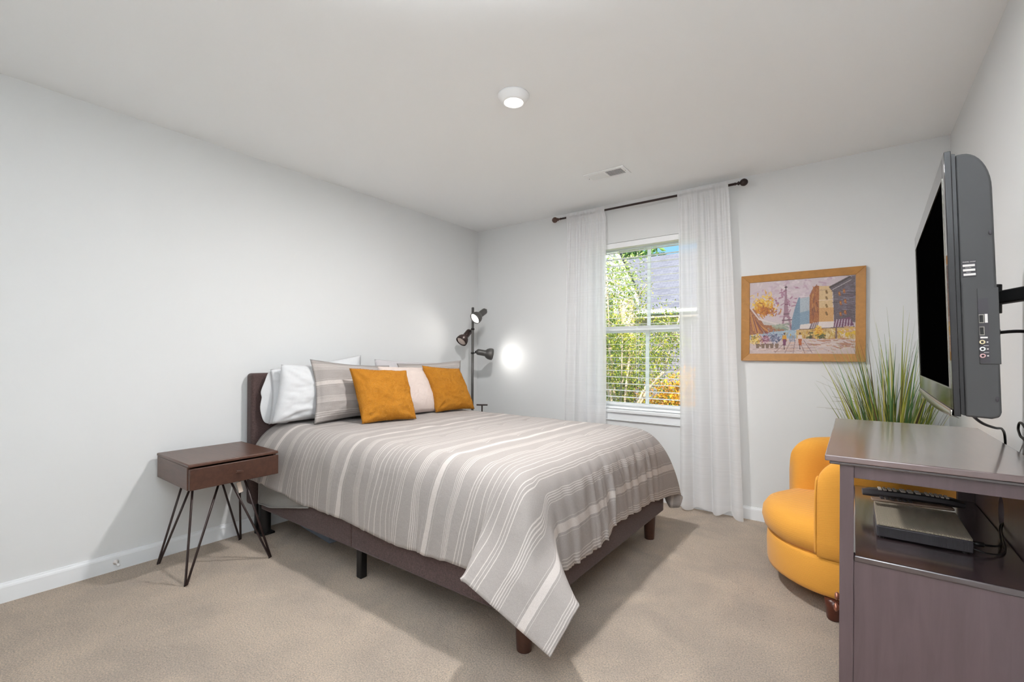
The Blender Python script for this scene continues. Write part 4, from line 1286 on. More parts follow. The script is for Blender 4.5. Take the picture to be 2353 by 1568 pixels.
def remote(name, label, p0, p1, w, h, body, rows_, z, col, keymat='button', hump=0.0):
    p0, p1 = Vector(p0), Vector(p1)
    L = (p1 - p0).length
    ang = math.atan2(p1.y - p0.y, p1.x - p0.x)
    t = thing(name, label, 'remote control', tuple(p0.lerp(p1, 0.5)))
    t.rotation_euler = (0, 0, 0)
    bm = BM()
    n = 26
    sec = []
    for i in range(n + 1):
        s = i / n
        e = min(1, math.sin(PI * min(max(s, 0.02), 0.98)) * 3.2) ** 0.5
        ww = w / 2 * (0.72 + 0.28 * e)
        hh = h * (0.55 + 0.45 * e) * (1 + hump * math.sin(PI * s))
        x = (s - 0.5) * L
        ring = [(x, -ww * 0.75, 0.001), (x, ww * 0.75, 0.001), (x, ww, hh * 0.4), (x, ww * 0.92, hh * 0.9), (x, ww * 0.7, hh), (x, -ww * 0.7, hh), (x, -ww * 0.92, hh * 0.9), (x, -ww, hh * 0.4)]
        sec.append(ring)
    Mx = Matrix.Translation((p0 + p1) / 2 + Vector((0, 0, z))) @ Matrix.Rotation(ang, 4, 'Z')
    rr = [[bm.verts.new(Mx @ Vector(q)) for q in ring] for ring in sec]
    for a, b in zip(rr, rr[1:]):
        for k in range(8): bm.faces.new((a[k], b[k], b[(k + 1) % 8], a[(k + 1) % 8]))
    bm.faces.new(rr[0]); bm.faces.new(rr[-1][::-1])
    bmesh.ops.recalc_face_normals(bm, faces=bm.faces)
    obj('case', bm, body, t, smooth=True, bevel=0.001)
    for (s0, s1, nr, nc) in rows_:
        bm = BM()
        for i in range(nr):
            for j in range(nc):
                x = (s0 + (s1 - s0) * (i + 0.5) / nr - 0.5) * L
                y = (j - (nc - 1) / 2) * w * 0.8 / nc
                hh = h * (1 + hump * math.sin(PI * (x / L + 0.5)))
                vs = box(bm, x - L * (s1 - s0) / nr * 0.33, x + L * (s1 - s0) / nr * 0.33, y - w * 0.28 / nc, y + w * 0.28 / nc, hh - 0.001, hh + 0.0035)
        bmesh.ops.transform(bm, matrix=Mx, verts=bm.verts)
        obj('buttons', bm, keymat, t, bevel=0.0006)
    return t
remote('remote_control', 'long black remote control with pale buttons on the rear edge of the flat ribbed box', (3.176, -1.628, SZ + 0.0425), (3.432, -1.612, SZ + 0.0425), 0.050, 0.022, 'modem', [(0.16, 0.36, 4, 3), (0.38, 0.60, 3, 3), (0.63, 0.86, 5, 3)], 0.012, None, 'button', 0.25)
remote('remote_control', 'slimmer silver-brown remote control lying in front of the long black remote control', (3.200, -1.690, SZ + 0.0425), (3.400, -1.668, SZ + 0.0425), 0.036, 0.010, 'silver', [(0.10, 0.30, 3, 3), (0.32, 0.52, 3, 3)], 0.012, None, 'modem')

# ------------------------------------------------------------------ television on a swivel wall arm
tv = thing('television', 'flat black television seen edge-on, mounted on a wall arm above the dark cabinet', 'television', (3.33, -1.92, 1.03))
TWd, TZ0, TZ1 = 0.877, 1.032, 1.572
def TV(s, d, z): return Vector((3.2955 + d + 0.026 * s / TWd + (1.57 - z) * 0.031, -2.360 + s, z))
def tvbox(bm, s0, s1, d0, d1, z0, z1):
    V = [bm.verts.new(TV(s, d, z)) for s in (s0, s1) for d in (d0, d1) for z in (z0, z1)]
    for f in ((0, 1, 3, 2), (4, 6, 7, 5), (0, 4, 5, 1), (2, 3, 7, 6), (0, 2, 6, 4), (1, 5, 7, 3)): bm.faces.new([V[k] for k in f])
    bmesh.ops.recalc_face_normals(bm, faces=bm.faces)
def tvprism(bm, poly, s0, s1):
    a = [bm.verts.new(TV(s0, d, z)) for d, z in poly]; b = [bm.verts.new(TV(s1, d, z)) for d, z in poly]
    n = len(a); bm.faces.new(a); bm.faces.new(b[::-1])
    for i in range(n): bm.faces.new((a[i], b[i], b[(i + 1) % n], a[(i + 1) % n]))
    bmesh.ops.recalc_face_normals(bm, faces=bm.faces)
sb, st_, bb = 0.040, 0.046, 0.062
bm = BM()
tvbox(bm, 0, sb, 0, 0.011, TZ0 + 0.006, TZ1); tvbox(bm, TWd - sb, TWd, 0, 0.011, TZ0 + 0.006, TZ1)
tvbox(bm, sb, TWd - sb, 0, 0.011, TZ1 - st_, TZ1)
# lower bezel bows down a little in the middle
n = 24
ring = []
for i in range(n + 1):
    s = TWd * i / n
    ring.append((s, TZ0 + 0.006 - 0.012 * math.sin(PI * i / n)))
fr = [bm.verts.new(TV(s, 0, z)) for s, z in ring]; bk = [bm.verts.new(TV(s, 0.011, z)) for s, z in ring]
ft = [bm.verts.new(TV(s, 0.0, TZ0 + bb)) for s, z in ring]; bt_ = [bm.verts.new(TV(s, 0.011, TZ0 + bb)) for s, z in ring]
for i in range(n):
    bm.faces.new((fr[i], ft[i], ft[i + 1], fr[i + 1])); bm.faces.new((bk[i], bk[i + 1], bt_[i + 1], bt_[i]))
    bm.faces.new((fr[i], fr[i + 1], bk[i + 1], bk[i])); bm.faces.new((ft[i], bt_[i], bt_[i + 1], ft[i + 1]))
bmesh.ops.recalc_face_normals(bm, faces=bm.faces)
bz = obj('bezel', bm, 'bezel', tv, bevel=0.0015)
bm = BM()
for i in range(n):
    s0, z0 = ring[i]; s1, z1 = ring[i + 1]
    g0 = 0.012 + 0.010 * math.sin(PI * i / n); g1 = 0.012 + 0.010 * math.sin(PI * (i + 1) / n)
    V = [bm.verts.new(TV(s, d, z)) for s, z, g in ((s0, z0, g0), (s1, z1, g1)) for d, z in ((-0.0015, z + g), (-0.0035, z), (0.008, z - 0.003))]
    bm.faces.new((V[0], V[3], V[4], V[1])); bm.faces.new((V[1], V[4], V[5], V[2]))
bmesh.ops.remove_doubles(bm, verts=bm.verts, dist=1e-5)
tag(obj('lower_trim', bm, 'chrome', bz, smooth=True, solid=0.001), 'silver bowed trim along the lower edge')
bm = BM()
for a in ((sb - 0.003, sb, TZ0 + bb - 0.003, TZ1 - st_ + 0.003), (TWd - sb, TWd - sb + 0.003, TZ0 + bb - 0.003, TZ1 - st_ + 0.003), (sb, TWd - sb, TZ0 + bb - 0.003, TZ0 + bb), (sb, TWd - sb, TZ1 - st_, TZ1 - st_ + 0.003)):
    tvbox(bm, a[0], a[1], -0.0012, 0.003, a[2], a[3])
obj('inner_trim', bm, 'chrome', bz)
bm = BM(); tvbox(bm, sb, TWd - sb, 0.004, 0.010, TZ0 + bb, TZ1 - st_); tag(obj('screen', bm, 'screen', tv), 'black switched-off screen')
bm = BM(); tvprism(bm, [(0.0115, TZ0 + 0.010), (0.0115, TZ1 - 0.006), (0.017, TZ1 - 0.007), (0.017, TZ0 + 0.008)], 0.004, TWd - 0.004)
obj('side_band', bm, 'bezel', tv)
arc = [(0.0175, TZ1 - 0.008)] + [(0.028 + 0.040 * math.sin(t), TZ1 - 0.085 + 0.077 * math.cos(t)) for t in [PI / 2 * k / 10 for k in range(11)]] + [(0.069, 1.25), (0.069, 1.05), (0.066, 1.040), (0.055, 1.036), (0.0175, 1.038)]
bm = BM(); tvprism(bm, arc, 0.006, TWd - 0.006)
bk_ = obj('rear_housing', bm, 'tvbody', tv, bevel=0.004, seg=3)
bm = BM(); tvprism(bm, [(0.05, 1.08), (0.05, 1.50), (0.078, 1.46), (0.086, 1.40), (0.086, 1.14), (0.078, 1.09)], 0.25, TWd - 0.25)
obj('rear_bulge', bm, 'tvbody', bk_, bevel=0.01, seg=3)
# side connector panel
bm = BM(); tvbox(bm, 0.0045, 0.02, 0.041, 0.0705, 1.143, 1.292); cp = obj('connector_panel', bm, 'tvbody', tv, bevel=0.001)
bm = BM(); tvbox(bm, 0.0038, 0.0046, 0.0415, 0.0555, 1.146, 1.272); obj('port_strip', bm, 'modem', cp)
for z in (1.232, 1.208):
    bm = BM(); tvbox(bm, 0.003, 0.004, 0.042, 0.0490, z - 0.0085, z + 0.0085); q = obj('port', bm, 'chrome', cp)
    bm = BM(); tvbox(bm, 0.0025, 0.0032, 0.0425, 0.0478, z - 0.0070, z + 0.0070); obj('port_opening', bm, 'black', cp)
for a in ((0.0500, 0.0540, 1.224, 1.241), (0.0430, 0.0530, 1.1935, 1.1965), (0.047, 0.054, 1.1788, 1.1795), (0.047, 0.054, 1.1655, 1.1662)):
    bm = BM(); tvbox(bm, 0.003, 0.0038, *a); obj('port_label', bm, 'sticker', cp)
for z, c in ((1.186, (214, 198, 160)), (1.1725, (220, 220, 220)), (1.1592, (196, 156, 156))):
    bm = BM()
    p = TV(0.0025, 0.0450, z)
    lathe(bm, [(0.0022, 0), (0.0042, 0), (0.0042, 0.002), (0.0022, 0.002), (0.0022, 0)], seg=20, mat=axmat(p, (0, -1, 0)))
    obj('audio_jack', bm, Mat('jack_plastic', c, 0.4).m, cp, smooth=True)
    bm = BM(); sph(bm, TV(0.0033, 0.0525, z), 0.0012, (1.2, 0.3, 1), u=8, v=6); obj('jack_mark', bm, 'sticker', cp)
# rating stickers
bm = BM(); tvbox(bm, 0.0052, 0.0061, 0.0170 + 0.004, 0.0420 - 0.0010, 1.316, 1.349); lb = obj('rating_label', bm, 'modem', tv, bevel=0.0008)
for z, d0 in ((1.3385, 0.0220), (1.3295, 0.0222), (1.3205, 0.0228)):
    bm = BM(); tvbox(bm, 0.0044, 0.0053, d0, d0 + 0.0175, z - 0.0022, z + 0.0022)
    obj('label_strip', bm, 'sticker', lb, bevel=0.0018, seg=3)
def text(body, size, M4, mat, parent, name):
    cu = bpy.data.curves.new(name, 'FONT'); cu.body = body; cu.size = size; cu.align_x = 'CENTER'; cu.align_y = 'CENTER'; cu.extrude = size * 0.03
    tmp = bpy.data.objects.new('tmp', cu); COL.objects.link(tmp)
    dg = bpy.context.evaluated_depsgraph_get()
    me = bpy.data.meshes.new_from_object(tmp.evaluated_get(dg))
    bpy.data.objects.remove(tmp, do_unlink=True)
    bm = BM(); bm.from_mesh(me); bmesh.ops.transform(bm, matrix=M4, verts=bm.verts)
    return obj(name, bm, mat, parent)
def tvtext(s_, size, d, z, mat, parent, name='lettering'):
    M4 = Matrix.Translation(TV(0.0040, d, z)) @ Matrix.Rotation(PI / 2, 4, 'X')
    return text(s_, size, M4, mat, parent, name)
tvtext('MODEL CODE', 0.0029, 0.0312, 1.3455, 'sticker', lb)
tvtext('Serial No.', 0.0022, 0.030, 1.3340, 'sticker', lb)
tvtext('Version', 0.0022, 0.030, 1.3250, 'sticker', lb)
tvtext('IN', 0.0026, 0.052, 1.212, 'sticker', cp)
tvtext('AV IN', 0.0030, 0.048, 1.2195, 'sticker', cp)
for s, d, z in ((0.0055, 0.0625, 1.40), (0.0055, 0.0630, 1.075)):
    bm = BM(); p = TV(s, d, z); sph(bm, p, 0.004, (0.6, 0.3, 1.3), u=12, v=8); obj('screw_cover', bm, 'modem', bk_, smooth=True)

MT['armblack'] = Mat('textured_black_steel', (44, 44, 44), 0.6, 0.4).m
arm = thing('wall_mount_arm', 'black swivelling steel arm holding the television off the right wall', 'wall mount', (3.5935, -2.17, 1.31))
bm = BM(); box(bm, 3.416, 3.424, -2.00, -1.84, 1.22, 1.40); box(bm, 3.424, 3.440, -1.955, -1.885, 1.27, 1.35); obj('mounting_plate', bm, 'black', arm, bevel=0.003)
bm = BM()
p, q = Vector((3.453, -1.893, 1.312)), Vector((3.545, -2.155, 1.312))
dv = (q - p).normalized(); sd = Vector((-dv.y, dv.x, 0)) * 0.013
prism(bm, [p - sd - Vector((0, 0, 0.017)), p + sd - Vector((0, 0, 0.017)), p + sd + Vector((0, 0, 0.017)), p - sd + Vector((0, 0, 0.017))], q - p)
obj('arm_bar', bm, 'armblack', arm, bevel=0.004, seg=3)
bm = BM(); cyl(bm, (p.x - 0.004, p.y, 1.272), (p.x - 0.004, p.y, 1.348), 0.014, seg=20); cyl(bm, (p.x - 0.004, p.y, 1.262), (p.x - 0.004, p.y, 1.272), 0.008, seg=6); obj('pivot', bm, 'black', arm, bevel=0.001)
bm = BM(); cyl(bm, (q.x, q.y, 1.275), (q.x, q.y, 1.350), 0.015, seg=20); box(bm, 3.575, 3.5935, -2.21, -2.10, 1.20, 1.42); box(bm, q.x - 0.012, 3.576, -2.168, -2.142, 1.285, 1.338); obj('wall_plate', bm, 'black', arm, bevel=0.002)

hd = thing('video_cable', 'black cable plugged into the back of the television and running off along the wall', 'cable', (3.40, -2.2, 1.21))
bm = BM(); cyl(bm, TV(0.16, 0.066, 1.211), TV(0.15, 0.092, 1.210), 0.006, seg=12); obj('plug', bm, 'black', hd, smooth=True)
e0 = TV(0.15, 0.092, 1.210)
bm = BM(); tube(bm, [e0, e0 + Vector((0.03, -0.03, 0.0)), (3.475, -2.33, 1.195), (3.53, -2.46, 1.15), (3.56, -2.50, 1.05), (3.565, -2.30, 0.965), (3.570, -1.90, 0.91), (3.574, -1.62, 0.925), (3.576, -1.50, 0.95), (3.576, -1.47, 0.93), (3.574, -1.50, 0.91), (3.572, -1.60, 0.86), (3.570, -1.64, 0.55)], 0.0035, 8, 8)
obj('cord', bm, 'black', hd, smooth=True)
pw = BM(); tube(pw, [TV(0.30, 0.055, 1.05), TV(0.31, 0.060, 1.02), (3.420, -1.93, 0.985), (3.475, -1.75, 0.955), (3.535, -1.50, 0.925), (3.556, -1.42, 0.885), (3.560, -1.40, 0.80), (3.565, -1.38, 0.35)], 0.0035, 8, 8)
tag(obj('television_cable', pw, 'black', org=(3.40, -2.05, 1.03), smooth=True), 'black power cord dropping from under the television behind the dark cabinet', 'cable')

# ------------------------------------------------------------------ potted grass in the corner
PXc, PYc = 3.315, -0.285
pl = thing('potted_grass', 'tall artificial-looking grass plant in the corner behind the yellow chair and cabinet', 'plant', (PXc, PYc, 0))
bm = BM(); lathe(bm, [(0.0001, 0), (0.11, 0), (0.118, 0.01), (0.145, 0.26), (0.150, 0.27), (0.150, 0.29), (0.140, 0.29), (0.136, 0.25), (0.0001, 0.25)], PXc, PYc, 40); obj('pot', bm, 'pot', pl, smooth=True)
bm = BM(); lathe(bm, [(0.0001, 0.262), (0.07, 0.262), (0.137, 0.255)], PXc, PYc, 30); obj('soil', bm, 'soil', pl)
gm = Mat('grass_blade', (120, 140, 62), 0.5, 0.3)
oi = gm.node('ShaderNodeVertexColor'); oi.layer_name = 'tint'
gm.color(oi.outputs[0])
gtr = gm.node('ShaderNodeBsdfTranslucent')
gmx = gm.node('ShaderNodeMixShader'); gmx.inputs[0].default_value = 0.25
gm.l.new(oi.outputs[0], gtr.inputs['Color']); gm.l.new(gm.b.outputs[0], gmx.inputs[1]); gm.l.new(gtr.outputs[0], gmx.inputs[2]); gm.l.new(gmx.outputs[0], gm.o.inputs[0])
cols = [lin(c) for c in ((150, 160, 70), (176, 180, 88), (92, 130, 76), (112, 150, 98), (70, 104, 60), (190, 186, 110), (126, 138, 64), (90, 80, 58))]
def blades(name, spec, mat):
    bm = BM(); lay = bm.verts.layers.float_color.new('tint')
    for (bx, by, tx, ty, tz, w, bend, ci, droop) in spec:
        b0 = Vector((bx, by, 0.25)); tip = Vector((tx, ty, tz))
        d = tip - b0
        side = Vector((-d.y, d.x, 0)); side = side.normalized() if side.length > 1e-4 else Vector((1, 0, 0))
        side = (side + Vector((0.8, 0.6, 0)) * rng.uniform(-1, 1)).normalized()
        nseg = 12
        prev = None
        for k in range(nseg + 1):
            t = k / nseg
            c = b0 + d * t
            h = Vector((d.x, d.y, 0)) * (t ** 1.9 - t) * bend
            c = c + h + Vector((0, 0, -droop * t ** 3 + droop * 0.6 * t))
            ww = w * (0.55 + 0.8 * math.sin(PI * min(1, t * 1.15))) * (1 - t ** 3) * 0.5 + 0.0003
            a, b_, m_ = c - side * ww, c + side * ww, c + side.cross(Vector((0, 0, 1))) * ww * 0.35
            V = [bm.verts.new(a), bm.verts.new(m_), bm.verts.new(b_)]
            col = cols[ci]
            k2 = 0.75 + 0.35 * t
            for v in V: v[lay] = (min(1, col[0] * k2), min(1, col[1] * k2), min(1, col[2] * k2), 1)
            if prev:
                bm.faces.new((prev[0], V[0], V[1], prev[1])); bm.faces.new((prev[1], V[1], V[2], prev[2]))
            prev = V
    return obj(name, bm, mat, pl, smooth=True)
spec = []
for k in range(270):
    a = rng.uniform(0, 2 * PI); r = 0.09 * math.sqrt(rng.uniform(0, 1))
    bx, by = PXc + r * math.cos(a), PYc + r * math.sin(a)
    sp = rng.uniform(0.3, 1.0)
    tz = rng.uniform(0.80, 1.32) - 0.05 * sp
    dx, dy = math.cos(a + rng.normal(0, 0.5)), math.sin(a + rng.normal(0, 0.5))
    R0 = (tz - 0.25) * 0.36 * sp
    tx, ty = bx + dx * R0, by + dy * R0
    tx = min(tx, 3.57); ty = min(ty, -0.03)
    spec.append((bx, by, tx, ty, tz, rng.uniform(0.005, 0.014), 0.8, int(rng.integers(0, 8)), 0.0))
# the longest blades
for tx, ty, tz, ci, w in ((3.02, -0.30, 1.255, 0, .011), (3.045, -0.36, 1.30, 1, .010), (3.13, -0.28, 1.33, 2, .012), (3.16, -0.35, 1.30, 1, .011), (3.235, -0.30, 1.43, 1, .012), (3.25, -0.32, 1.35, 0, .010), (3.30, -0.26, 1.44, 6, .008),
                          (3.37, -0.30, 1.44, 0, .010), (3.395, -0.32, 1.40, 1, .011), (3.42, -0.30, 1.36, 3, .013), (3.45, -0.30, 1.32, 2, .012), (3.43, -0.38, 1.28, 3, .016), (3.06, -0.24, 1.17, 7, .004), (3.03, -0.34, 1.15, 7, .004),
                          (3.48, -0.35, 1.15, 3, .012), (3.50, -0.28, 1.2, 0, .010), (3.22, -0.30, 1.30, 6, .010), (3.18, -0.25, 1.20, 4, .012)):
    spec.append((PXc + rng.uniform(-0.05, 0.05), PYc + rng.uniform(-0.04, 0.04), tx, ty, tz, w, 0.9, ci, 0.0))
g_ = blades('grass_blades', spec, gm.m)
tag(g_, kind='stuff')
bm = BM()
for k in range(9):
    a = rng.uniform(PI * 0.75, PI * 1.3); L = rng.uniform(0.2, 0.34)
    b0 = Vector((PXc - 0.06, PYc + rng.uniform(-0.05, 0.05), 0.78 + rng.uniform(-0.05, 0.1)))
    e = b0 + Vector((math.cos(a) * L, math.sin(a) * L * 0.5, rng.uniform(0.02, 0.30)))
    tube(bm, [Vector((PXc, PYc, 0.4)), b0, b0.lerp(e, 0.5) + Vector((0, 0, 0.03)), e], 0.0007, 4, 4)
o_ = obj('seed_stems', bm, Mat('dry_stem', (160, 154, 138), 0.8).m, pl)
tag(o_, 'hair-thin dry stems', kind='stuff')

# ------------------------------------------------------------------ outside the window
GZ = -0.55
gmat = Mat('lawn', (98, 120, 62), 0.95, 0.1)
gmat.vary(gmat.noise(gmat.coord(), 3, 5, 0.7), 0.4)
bm = BM(); box(bm, -40, 20, 0.3, 60, GZ - 0.1, GZ); tag(obj('lawn', bm, gmat.m), kind='structure')

MT['siding_grey'] = Mat('grey_lap_siding', (112, 108, 118), 0.7).m
MT['siding_white'] = Mat('white_lap_siding', (214, 214, 212), 0.7).m
MT['shingle'] = None
sm_ = Mat('grey_shingle', (110, 110, 118), 0.9)
brn = sm_.node('ShaderNodeTexBrick'); brn.inputs['Scale'].default_value = 3.0
brn.inputs['Color1'].default_value = (*lin((104, 104, 114)), 1); brn.inputs['Color2'].default_value = (*lin((86, 86, 97)), 1); brn.inputs['Mortar'].default_value = (*lin((66, 66, 78)), 1)
brn.inputs['Mortar Size'].default_value = 0.03; brn.inputs['Row Height'].default_value = 0.42; brn.inputs['Brick Width'].default_value = 1.2
sm_.l.new(sm_.coord((1.6, 2.2, 1)), brn.inputs[0]); sm_.color(brn.outputs[0])
MT['shingle'] = sm_.m
MT['exttrim'] = Mat('exterior_white_trim', (240, 240, 238), 0.6).m
MT['soffit'] = Mat('beige_soffit', (196, 180, 160), 0.7).m
MT['extglass'] = Mat('dark_house_glass', (70, 100, 112), 0.1, 0.6).m

def lap_wall(bm, p, q, z0, z1, n, step=0.14):
    """lap siding from p to q (2D points), facing n"""
    p, q, n = Vector((*p, 0)), Vector((*q, 0)), Vector((*n, 0))
    z = z0
    while z < z1 - 1e-3:
        h = min(step, z1 - z)
        prism(bm, [p + Vector((0, 0, z)), p + n * 0.020 + Vector((0, 0, z)), p + n * 0.005 + Vector((0, 0, z + h)), p + Vector((0, 0, z + h))], q - p)
        z += h

# grey house across the yard
hb = thing('house', 'grey-sided neighbouring house with a grey shingle roof, seen beyond the trees through the window', 'house', (-2, 12, GZ))
bm = BM(); box(bm, -9, 4, 11.2, 17, GZ, 2.55); lap_wall(bm, (-9, 11.2), (4, 11.2), GZ, 2.45, (0, -1))
obj('wall', bm, 'siding_grey', hb)
bm = BM(); prism(bm, [(-9.4, 10.75, 2.62), (-9.4, 14.1, 5.05), (-9.4, 17.4, 2.62), (-9.4, 17.4, 2.50), (-9.4, 14.1, 4.90), (-9.4, 10.75, 2.50)], (13.8, 0, 0)); obj('roof', bm, 'shingle', hb)
bm = BM(); box(bm, -9.4, 4.4, 10.72, 10.75, 2.46, 2.63); box(bm, -9.4, 4.4, 10.62, 10.72, 2.50, 2.62); obj('gutter', bm, 'exttrim', hb)
bm = BM(); box(bm, -9.4, 4.4, 10.75, 11.2, 2.36, 2.44); box(bm, -9.0, 4, 11.12, 11.18, 2.05, 2.36); obj('soffit', bm, 'soffit', hb)

# pale gabled house wing nearer on the left
ha = thing('house', 'pale house wing with a white gable edge, at the left of the window view', 'house', (-4, 7.0, GZ))
xg = -2.0
bm = BM()
prism(bm, [(xg, 3.6, GZ), (xg, 9.15, GZ), (xg, 9.15, 2.75), (xg, 6.2, 4.95), (xg, 3.6, 2.75)], (-5, 0, 0))
k = 0; z = GZ
while z < 4.8:
    y0 = 3.6 if z < 2.75 else 3.6 + (z - 2.75) * (2.6 / 2.2); y1 = 9.15 if z < 2.75 else 9.15 - (z - 2.75) * (2.95 / 2.2)
    prism(bm, [(xg, y0, z), (xg + 0.02, y0, z), (xg + 0.005, y0, z + 0.14), (xg, y0, z + 0.14)], (0, y1 - y0, 0)); z += 0.14
obj('wall', bm, 'siding_white', ha)
bm = BM()
for (y0, z0, y1, z1) in ((6.2, 5.02, 9.45, 2.60), (6.2, 5.02, 3.3, 2.55)):
    prism(bm, [(xg + 0.06, y0, z0), (xg + 0.06, y1, z1), (xg + 0.06, y1, z1 + 0.26), (xg + 0.06, y0, z0 + 0.26)], (-0.06, 0, 0))
obj('gable_trim', bm, 'exttrim', ha)
bm = BM()
prism(bm, [(xg + 0.12, 6.2, 5.30), (xg + 0.12, 9.5, 2.84), (xg + 0.12, 9.5, 2.90), (xg + 0.12, 6.2, 5.38)], (-5.2, 0, 0)); prism(bm, [(xg + 0.12, 6.2, 5.30), (xg + 0.12, 3.25, 2.80), (xg + 0.12, 3.25, 2.86), (xg + 0.12, 6.2, 5.38)], (-5.2, 0, 0))
obj('roof', bm, 'shingle', ha)
for y0, y1, z0, z1 in ((7.35, 7.75, 2.15, 2.75), (7.3, 8.1, 0.0, 1.3)):
    bm = BM()
    for a in ((y0 - 0.08, y1 + 0.08, z1, z1 + 0.08), (y0 - 0.08, y1 + 0.08, z0 - 0.08, z0), (y0 - 0.08, y0, z0, z1), (y1, y1 + 0.08, z0, z1)): box(bm, xg, xg + 0.05, *a)
    w_ = obj('window_frame', bm, 'exttrim', ha)
    bm = BM(); box(bm, xg + 0.015, xg + 0.03, y0, y1, z0, z1); obj('pane', bm, 'extglass', w_)

def leaf_mat(name, cols, trans=0.3):
    m = Mat(name, cols[0], 0.6, 0.3)
    a = m.node('ShaderNodeVertexColor'); a.layer_name = 'tint'
    m.color(a.outputs[0])
    tr = m.node('ShaderNodeBsdfTranslucent'); mx = m.node('ShaderNodeMixShader'); mx.inputs[0].default_value = trans
    m.l.new(a.outputs[0], tr.inputs['Color']); m.l.new(m.b.outputs[0], mx.inputs[1]); m.l.new(tr.outputs[0], mx.inputs[2]); m.l.new(mx.outputs[0], m.o.inputs[0])
    return m.m
def leaves(name, pts, size, cols, mat, parent):
    n = len(pts)
    pts = np.asarray(pts) - np.array(ORG[parent.name])
    a = rng.normal(0, 1, (n, 3)); a /= np.linalg.norm(a, axis=1, keepdims=True)
    b = rng.normal(0, 1, (n, 3)); b -= a * (a * b).sum(1, keepdims=True); b /= np.linalg.norm(b, axis=1, keepdims=True)
    nn = np.cross(a, b)
    s = size * rng.uniform(0.6, 1.3, (n, 1))
    V = np.stack([pts - a * s, pts + b * s * 0.42 + nn * s * 0.12, pts + a * s, pts - b * s * 0.42 + nn * s * 0.12], 1).reshape(-1, 3)
    F = np.arange(4 * n).reshape(-1, 4)
    me = bpy.data.meshes.new(name); me.from_pydata(V.tolist(), [], F.tolist())
    c = np.array([lin(x) for x in cols])[rng.integers(0, len(cols), n)] * rng.uniform(0.75, 1.2, (n, 1))
    c = np.concatenate([np.clip(c, 0, 1), np.ones((n, 1))], 1).repeat(4, 0)
    at_ = me.color_attributes.new('tint', 'FLOAT_COLOR', 'POINT'); at_.data.foreach_set('color', c.ravel())
    me.materials.append(mat)
    o = bpy.data.objects.new(name, me); COL.objects.link(o); o.parent = parent; ORG[o.name] = ORG[parent.name]
    tag(o, kind='stuff')
    return o
bark = Mat('smooth_tan_bark', (176, 154, 132), 0.7); bark.vary(bark.noise(bark.coord((1, 1, 0.3)), 14, 4), 0.25)

# multi-stemmed tree close to the window
tx0, ty0 = 0.28, 3.0
tr1 = thing('tree', 'multi-stemmed tree with yellow-green leaves right outside the window', 'tree', (tx0, ty0, GZ))
bm = BM(); tips = []
for k in range(9):
    a = 2 * PI * k / 9 + rng.normal(0, 0.3); lean = rng.uniform(0.25, 0.75)
    H = rng.uniform(1.9, 2.9)
    b0 = Vector((tx0 + 0.06 * math.cos(a), ty0 + 0.06 * math.sin(a), GZ))
    p1 = b0 + Vector((math.cos(a) * lean * 0.35, math.sin(a) * lean * 0.35, 1.0))
    p2 = b0 + Vector((math.cos(a) * lean * 0.8, math.sin(a) * lean * 0.8, H * 0.65))
    p3 = b0 + Vector((math.cos(a) * lean * 1.1, math.sin(a) * lean * 1.1, H))
    tube(bm, [b0, p1, p2], 0.020, 8, 5); tube(bm, [p2, p3], 0.011, 6, 3)
    for q in range(9):
        t = rng.uniform(0.45, 1.0); c = p1.lerp(p3, t) if t > 0.5 else p1.lerp(p2, t)
        e = c + Vector(rng.normal(0, 1, 3)).normalized() * rng.uniform(0.2, 0.45) + Vector((0, 0, 0.08))
        tube(bm, [c, c.lerp(e, 0.5) + Vector((0, 0, 0.03)), e], 0.005, 5, 3); tips += [e, c.lerp(e, 0.6), c.lerp(e, 0.3)]
obj('trunks', bm, bark.m, tr1, smooth=True)
pts = []
for e in tips:
    for q in range(44): pts.append([e.x + rng.normal(0, 0.085), e.y + rng.normal(0, 0.085), e.z + rng.normal(0, 0.10)])
for q in range(4200):
    th = rng.uniform(0, 2 * PI); rr_ = rng.uniform(0.3, 0.95)
    pts.append([tx0 + rr_ * math.cos(th), ty0 + rr_ * math.sin(th), rng.uniform(0.15, 1.45)])
pts = [q for q in pts if not (q[0] > 0.50 and q[2] < 0.80 and rng.uniform() < 0.8)]
GL = [(138, 150, 48), (112, 132, 46), (160, 162, 56), (88, 110, 46), (176, 168, 60), (70, 90, 44), (142, 138, 56), (96, 114, 58)]
leaves('foliage', pts, 0.021, GL, leaf_mat('tree_leaves', GL), tr1)

def shrub(name, label, cx, cy, rx, ry, z0, z1, n, size, cols, seed=0, lumps=14):
    t = thing(name, label, 'shrub', (cx, cy, GZ))
    pts = []
    ls = [(cx + rng.uniform(-0.6, 0.6) * rx, cy + rng.uniform(-0.6, 0.6) * ry, rng.uniform(z0 + 0.2 * (z1 - z0), z0 + 0.75 * (z1 - z0))) for _ in range(lumps)]
    for k in range(n):
        c = ls[rng.integers(lumps)]
        d = rng.normal(0, 1, 3); d /= np.linalg.norm(d)
        r = rng.uniform(0.75, 1.05)
        pts.append([c[0] + d[0] * rx * 0.45 * r, c[1] + d[1] * ry * 0.45 * r, max(GZ + 0.02, c[2] + d[2] * (z1 - z0) * 0.28 * r)])
    bm = BM()
    for k in range(8):
        a = rng.uniform(0, 2 * PI)
        tube(bm, [(cx, cy, GZ), (cx + math.cos(a) * rx * 0.3, cy + math.sin(a) * ry * 0.3, (z0 + z1) / 2), (cx + math.cos(a) * rx * 0.5, cy + math.sin(a) * ry * 0.5, z0 + (z1 - z0) * 0.8)], 0.015, 6, 4)
    obj('branches', bm, bark.m, t)
    leaves('foliage', pts, size, cols, leaf_mat(name + '_leaves', cols), t)
    return t
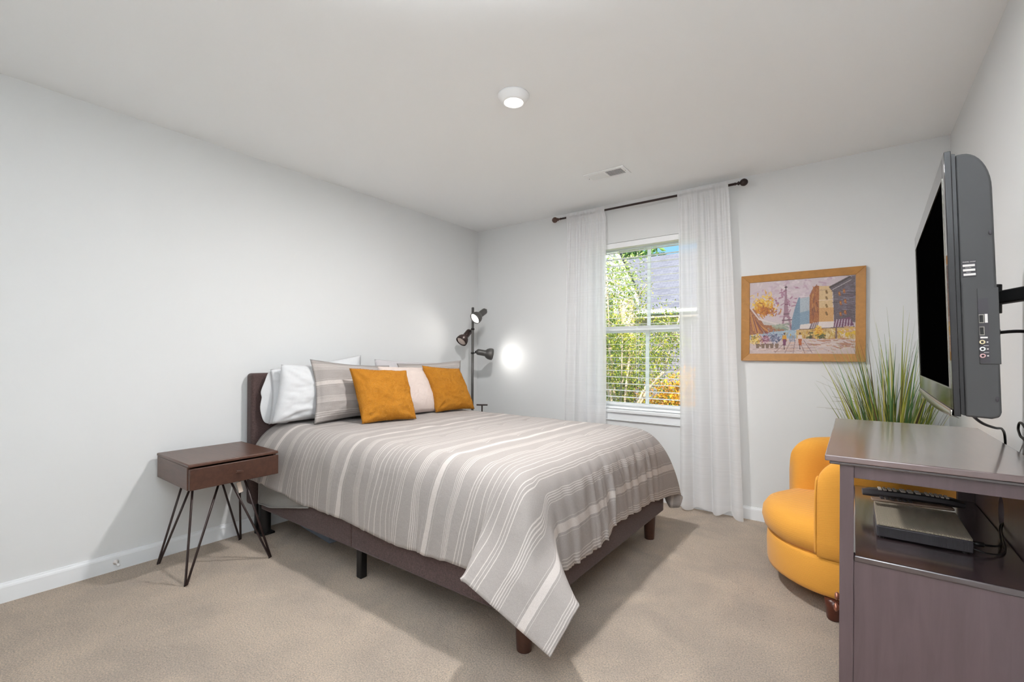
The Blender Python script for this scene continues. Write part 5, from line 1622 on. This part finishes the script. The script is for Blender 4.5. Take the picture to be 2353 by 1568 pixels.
OR = [(214, 160, 44), (226, 180, 66), (198, 134, 44), (218, 172, 50), (160, 140, 56), (220, 150, 66)]
shrub('orange_shrub', 'golden-orange autumn shrub at the lower right of the window view', 0.55, 5.6, 1.1, 0.8, GZ, 0.95, 5200, 0.040, OR)
DG = [(52, 74, 44), (68, 92, 52), (40, 58, 40), (84, 104, 60)]
shrub('low_shrub', 'low dark green shrub at the foot of the multi-stemmed tree', -0.15, 4.0, 1.0, 0.4, GZ, 0.32, 3000, 0.035, DG)
MG = [(84, 104, 50), (112, 128, 54), (66, 86, 48), (138, 144, 60), (96, 92, 60)]
shrub('tall_shrub', 'tall dense green shrub behind the multi-stemmed tree, hiding the pale house wall', -0.95, 5.2, 1.5, 0.7, GZ, 1.85, 9000, 0.035, MG, lumps=26)
shrub('low_shrub', 'low dark green shrub in front of the golden-orange shrub', 0.95, 4.2, 0.7, 0.4, GZ, 0.36, 2200, 0.035, DG)
def bigtree(label, cx, cy, z0, z1, r, n, cols, size):
    t = thing('tree', label, 'tree', (cx, cy, GZ))
    bm = BM(); tube(bm, [(cx, cy, GZ), (cx + 0.1, cy, z0), (cx, cy, (z0 + z1) / 2)], 0.16, 10, 4); obj('trunk', bm, bark.m, t, smooth=True)
    ls = [(cx + rng.uniform(-0.6, 0.6) * r, cy + rng.uniform(-0.6, 0.6) * r, rng.uniform(z0, z1 - 0.3 * r)) for _ in range(30)]
    pts = []
    for k in range(n):
        c = ls[rng.integers(30)]; d = rng.normal(0, 1, 3); d /= np.linalg.norm(d); d *= rng.uniform(0.7, 1.05) * r * 0.42
        pts.append([c[0] + d[0], c[1] + d[1], c[2] + d[2]])
    leaves('foliage', pts, size, cols, leaf_mat('far_tree_leaves', cols), t)
FG = [(70, 104, 52), (90, 124, 60), (54, 84, 46), (112, 142, 72)]
bigtree('green tree whose crown shows above the grey roof', -6.6, 19.5, 3.2, 6.9, 2.6, 9000, FG, 0.16)
LG = [(170, 180, 110), (196, 200, 140), (140, 156, 86), (120, 140, 70)]
bigtree('pale slender tree in front of the white gable', -0.75, 5.6, 1.3, 3.35, 0.62, 2600, LG, 0.035)
